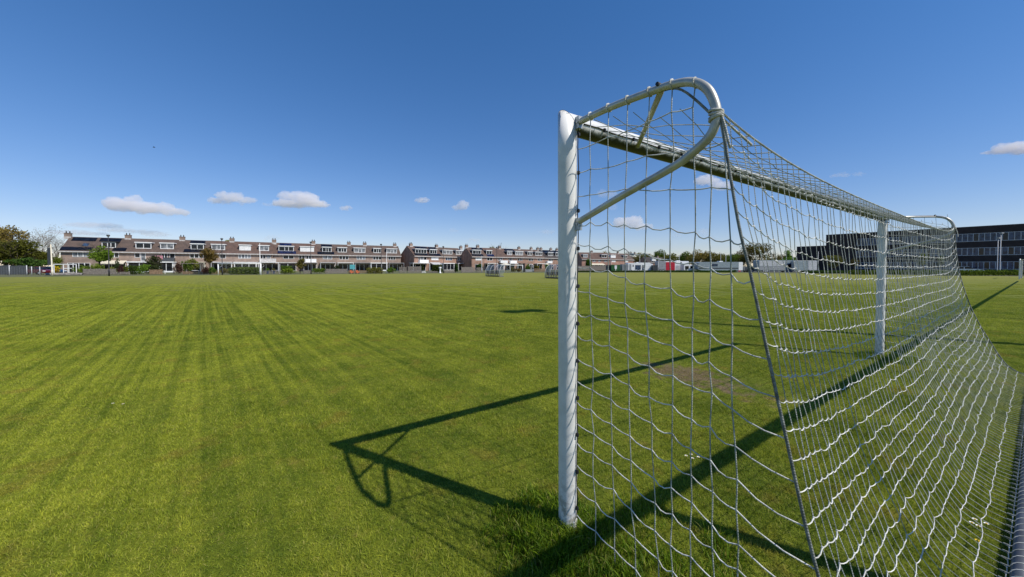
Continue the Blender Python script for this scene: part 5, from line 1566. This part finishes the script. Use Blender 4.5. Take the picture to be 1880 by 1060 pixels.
camper('long grey green trailer with small window and dark stripe', 1281, 1364, 481.2, 93, [('window', .31, .44, .5, .78, 'bluegl'), ('stripe', .02, .9, .22, .32, 'dark'), ('panel', .905, .995, .03, .97, 'white'), ('roof_box', .5, .58, 0, .25, 'white'), ('rear_light', .9, .95, -.12, .02, 'truckred')], mat='trailer', cat='trailer', name='long_trailer', group=PV, wheels=(.72, .82), prof=[(0, .15), (.02, .92), (.08, 1), (.98, 1), (1, .95), (1, 0), (.1, 0)])
camper('grey white lorry body with blue cab behind the net corner', 1393, 1456, 478, 92, [('panel', .02, .76, .45, .95, 'lightgrey'), ('panel', .02, .76, .05, .42, 'grey'), ('cab', .79, .985, -.15, .72, 'blue'), ('windscreen', .83, .95, .3, .62, 'glass')], mat='trailer', cat='truck', name='lorry', group=PV, wheels=(.15, .25, .88))
camper('plain pale grey trailer right of the blue lorry cab', 1458, 1500, 478.5, 91, [('panel', .03, .6, .06, .95, 'trailer'), ('rear_door', .64, .98, .06, .95, 'lightgrey')], mat='lightgrey', cat='trailer', name='box_trailer', group=PV, wheels=(.6, .72))
camper('low grey trailer with rack beside the long trailer', 1366, 1392, 490, 94, [('panel', .05, .95, .1, .9, 'darkgrey')], mat='grey', cat='trailer', name='box_trailer', group=PV, wheels=(.4, .6))
# containers
def container(label, px0, px1, yt, Y, mat, mark=None, cat='container'):
    A, B = at(px0, 489, Y), at(px1, 489, Y); ln = B.x - A.x; H = hz(yt, Y)
    t = thing('storage_container', label, cat, (A.x, Y, 0), 0)
    mb = MB(); mb.box(0, ln, .06, 2.4, .05, H)
    n = max(4, int(ln / .25))
    for i in range(n): mb.box(ln * i / n + .03, ln * (i + .55) / n, .02, .058, .2, H - .15)
    mb.build('body', M[mat], t)
    mb = MB(); mb.box(-.03, ln + .03, 0, .1, H - .14, H + .02); mb.box(-.03, ln + .03, 0, .1, .04, .18); mb.box(-.03, .08, 0, .1, .18, H - .14); mb.box(ln - .08, ln + .03, 0, .1, .18, H - .14)
    mb.build('frame', M[mat], t)
    if mark:
        mb = MB(); c = ln / 2
        mb.prism_y([(c - .32, H - .15), (c + .32, H - .15), (c + .3, H * .48), (c + .12, H * .42), (c, .22), (c - .12, H * .42), (c - .3, H * .48)], -.02, .015); mb.build('emblem', M['white'], t)
container('green storage container with a white arrow shaped emblem', 1123, 1138, 486.6, 96, 'green', True)
container('blue grey storage container left of the white campers', 1143, 1153.5, 485.5, 96.5, 'grey')
container('dark storage box between the camper and the grey trailer', 1200, 1207, 487, 96, 'darkgrey')
container('dark wood shed left of the green container', 1116.5, 1122, 487, 97, 'darkgrey', cat='shed')

# ------------------------------------------------------------------ bird
p = at(283, 271, 60); t = thing('bird', 'small dark bird flying high at left in the clear sky', 'bird', p, .6)
mb = MB(); mb.tube([(-.17, 0, 0), (-.1, 0, .01), (0, 0, .02), (.1, 0, .025), (.16, 0, .02)], [.02, .045, .055, .04, .008], 8); mb.build('body', M['dark'], t, True)
for s in (-1, 1):
    mb = MB(); mb.face([(-.06, s * .04, .03), (.08, s * .04, .03), (.05, s * .22, .09), (-.06, s * .36, .05)]); mb.build('wing', M['dark'], t)

# ------------------------------------------------------------------ clouds: real fair weather cumulus, far away
def cloud_mat(dens=.014):
    m = bpy.data.materials.new('cloud_vapour'); m.use_nodes = True
    nt = m.node_tree; nt.nodes.clear()
    out = nt.nodes.new('ShaderNodeOutputMaterial')
    v = nt.nodes.new('ShaderNodeVolumePrincipled')
    v.inputs['Color'].default_value = (.995, .978, .985, 1); v.inputs['Density'].default_value = dens
    v.inputs['Anisotropy'].default_value = .0
    nt.links.new(v.outputs[0], out.inputs['Volume'])
    return m
M['cloud'] = cloud_mat(); M['wisp'] = cloud_mat(.0035)
YC = 2600.0
ctex = bpy.data.textures.new('cloud_lumps', 'CLOUDS'); ctex.noise_scale = 34; ctex.noise_depth = 3
ctex2 = bpy.data.textures.new('cloud_wisps', 'CLOUDS'); ctex2.noise_scale = 20; ctex2.noise_depth = 2
def cloud(label, lumps, mk='cloud'):
    """lumps: (px, py, half width px, half height px)"""
    cx = sum(l[0] for l in lumps) / len(lumps); yb = max(l[1] + l[3] for l in lumps)
    c = at(cx, yb, YC)
    mb = MB()
    for (px, py, w, h) in lumps:
        q = at(px, py, YC) - c
        for k in range(5):
            a = random.uniform(-.55, .55); e = random.uniform(-.4, .4)
            s = random.uniform(.5, .72)
            rx = w / F * YC * s * 1.1; rz_ = h / F * YC * random.uniform(.7, 1.0)
            zc = q.z + e * h / F * YC * .6
            mb.blob((q.x + a * w / F * YC, random.uniform(-.4, .4) * rx, zc), (rx, rx * .8, rz_), 14, 9)
    o = mb.build('cloud', M[mk])
    o.location = c
    r = o.modifiers.new('merge', 'REMESH'); r.mode = 'VOXEL'; r.voxel_size = 5.0
    d = o.modifiers.new('lumps', 'DISPLACE'); d.texture = ctex; d.texture_coords = 'GLOBAL'; d.strength = 34.0; d.mid_level = .55
    d2 = o.modifiers.new('wisps', 'DISPLACE'); d2.texture = ctex2; d2.texture_coords = 'GLOBAL'; d2.strength = 26.0; d2.mid_level = .5
    tag(o, label, 'cloud', 'small cumulus clouds low over the houses')
    return o
cloud('largest white cumulus above the left part of the terrace', [(222, 376, 24, 13), (240, 369, 16, 10), (262, 380, 34, 11), (300, 382, 22, 11), (322, 389, 20, 7)])
cloud('small flat based cumulus, second from the left', [(404, 368, 17, 6), (425, 362, 20, 9), (448, 368, 18, 7)])
cloud('humped cumulus, third from the left with a tall right hump', [(524, 364, 16, 13), (560, 364, 26, 14), (580, 374, 30, 7), (540, 374, 30, 7)])
cloud('tiny cloud puff at the right end of the humped cumulus', [(634, 381, 12, 5)])
cloud('faint flat puff left of the humped cumulus', [(492, 376, 12, 3)], 'wisp')
cloud('small single puff above the middle of the terrace', [(776, 368, 13, 5)])
cloud('rounded single puff above the middle terrace', [(846, 378, 15, 8), (838, 381, 10, 5)])
cloud('wide pale cumulus behind the side net over the van park', [(1150, 411, 20, 12), (1168, 407, 18, 12), (1180, 416, 16, 7)])
cloud('pale cloud behind the bracket tube', [(1113, 357, 16, 8), (1120, 380, 14, 6)], 'wisp')
cloud('pale cloud behind the crossbar', [(1298, 332, 22, 9), (1325, 342, 18, 8)])
cloud('small puff behind the net right of the wide pale cumulus', [(1296, 427, 12, 6)], 'wisp')
cloud('tiny puff between net cords', [(1244, 431, 8, 5)], 'wisp')
cloud('white cloud cut by the right edge of the frame', [(1850, 272, 26, 8), (1878, 270, 26, 12), (1835, 277, 18, 5)])
cloud('thin flat cloud above the far end of the crossbar', [(1546, 322, 17, 4), (1578, 320, 12, 3)], 'wisp')
cloud('small pale puff just above the terrace chimneys', [(500, 437, 12, 5), (492, 440, 8, 3)], 'wisp')
cloud('faint pink puff above the far terrace', [(833, 422, 10, 4)], 'wisp')
cloud('faint low puff over the far terrace, right one', [(868, 441, 14, 4)], 'wisp')
cloud('low puff above the far terrace near the post', [(1002, 426, 16, 4)], 'wisp')
cloud('faint long streak above the left terrace', [(175, 414, 40, 5), (235, 424, 45, 4)], 'wisp')
cloud('faint lower streak beside the long left one', [(150, 428, 40, 4), (290, 431, 30, 4)], 'wisp')

# ------------------------------------------------------------------ light, sky, camera
az = math.atan2(sunv.x, sunv.y)
el = math.atan2(1.0, math.hypot(sunv.x, sunv.y))
w = bpy.data.worlds.new('World'); scene.world = w; w.use_nodes = True
nt = w.node_tree; bg = nt.nodes['Background']
sky = nt.nodes.new('ShaderNodeTexSky'); sky.sky_type = 'NISHITA'; sky.sun_disc = False
sky.sun_elevation = el; sky.sun_rotation = az
sky.air_density = 1.0; sky.dust_density = 0.0; sky.ozone_density = 2.0; sky.altitude = 0
hs = nt.nodes.new('ShaderNodeHueSaturation'); hs.inputs['Saturation'].default_value = 1.34
gm = nt.nodes.new('ShaderNodeGamma'); gm.inputs[1].default_value = 0.8
nt.links.new(sky.outputs[0], hs.inputs['Color']); nt.links.new(hs.outputs[0], gm.inputs[0])
nt.links.new(mix_rgb(nt, 1.0, gm.outputs[0], (1.0, 1.0, 1.26), 'MULTIPLY'), bg.inputs[0]); bg.inputs[1].default_value = 0.134
ld = bpy.data.lights.new('sun', 'SUN'); ld.energy = 4.8; ld.angle = R(0.53); ld.color = (1.0, 0.945, 0.86)
lo = bpy.data.objects.new('sun', ld); COL.objects.link(lo)
lo.rotation_euler = (-sunv).to_track_quat('-Z', 'Y').to_euler()
lo.location = (20, -10, 40)

cd = bpy.data.cameras.new('camera'); co = bpy.data.objects.new('camera', cd); COL.objects.link(co)
cd.sensor_width = 36; cd.lens = F / 1880 * 36; cd.clip_start = 0.05; cd.clip_end = 12000
cd.shift_y = -(530 - CY) / 1880
co.location = (0, 0, EYE); co.rotation_euler = (math.pi / 2 - PITCH, 0, 0)
scene.camera = co

scene.view_settings.view_transform = 'Standard'; scene.view_settings.look = 'None'
scene.view_settings.exposure = 0.0; scene.view_settings.gamma = 1.0
scene.cycles.volume_bounces = 16; scene.cycles.max_bounces = 16
scene.cycles.transparent_max_bounces = 16
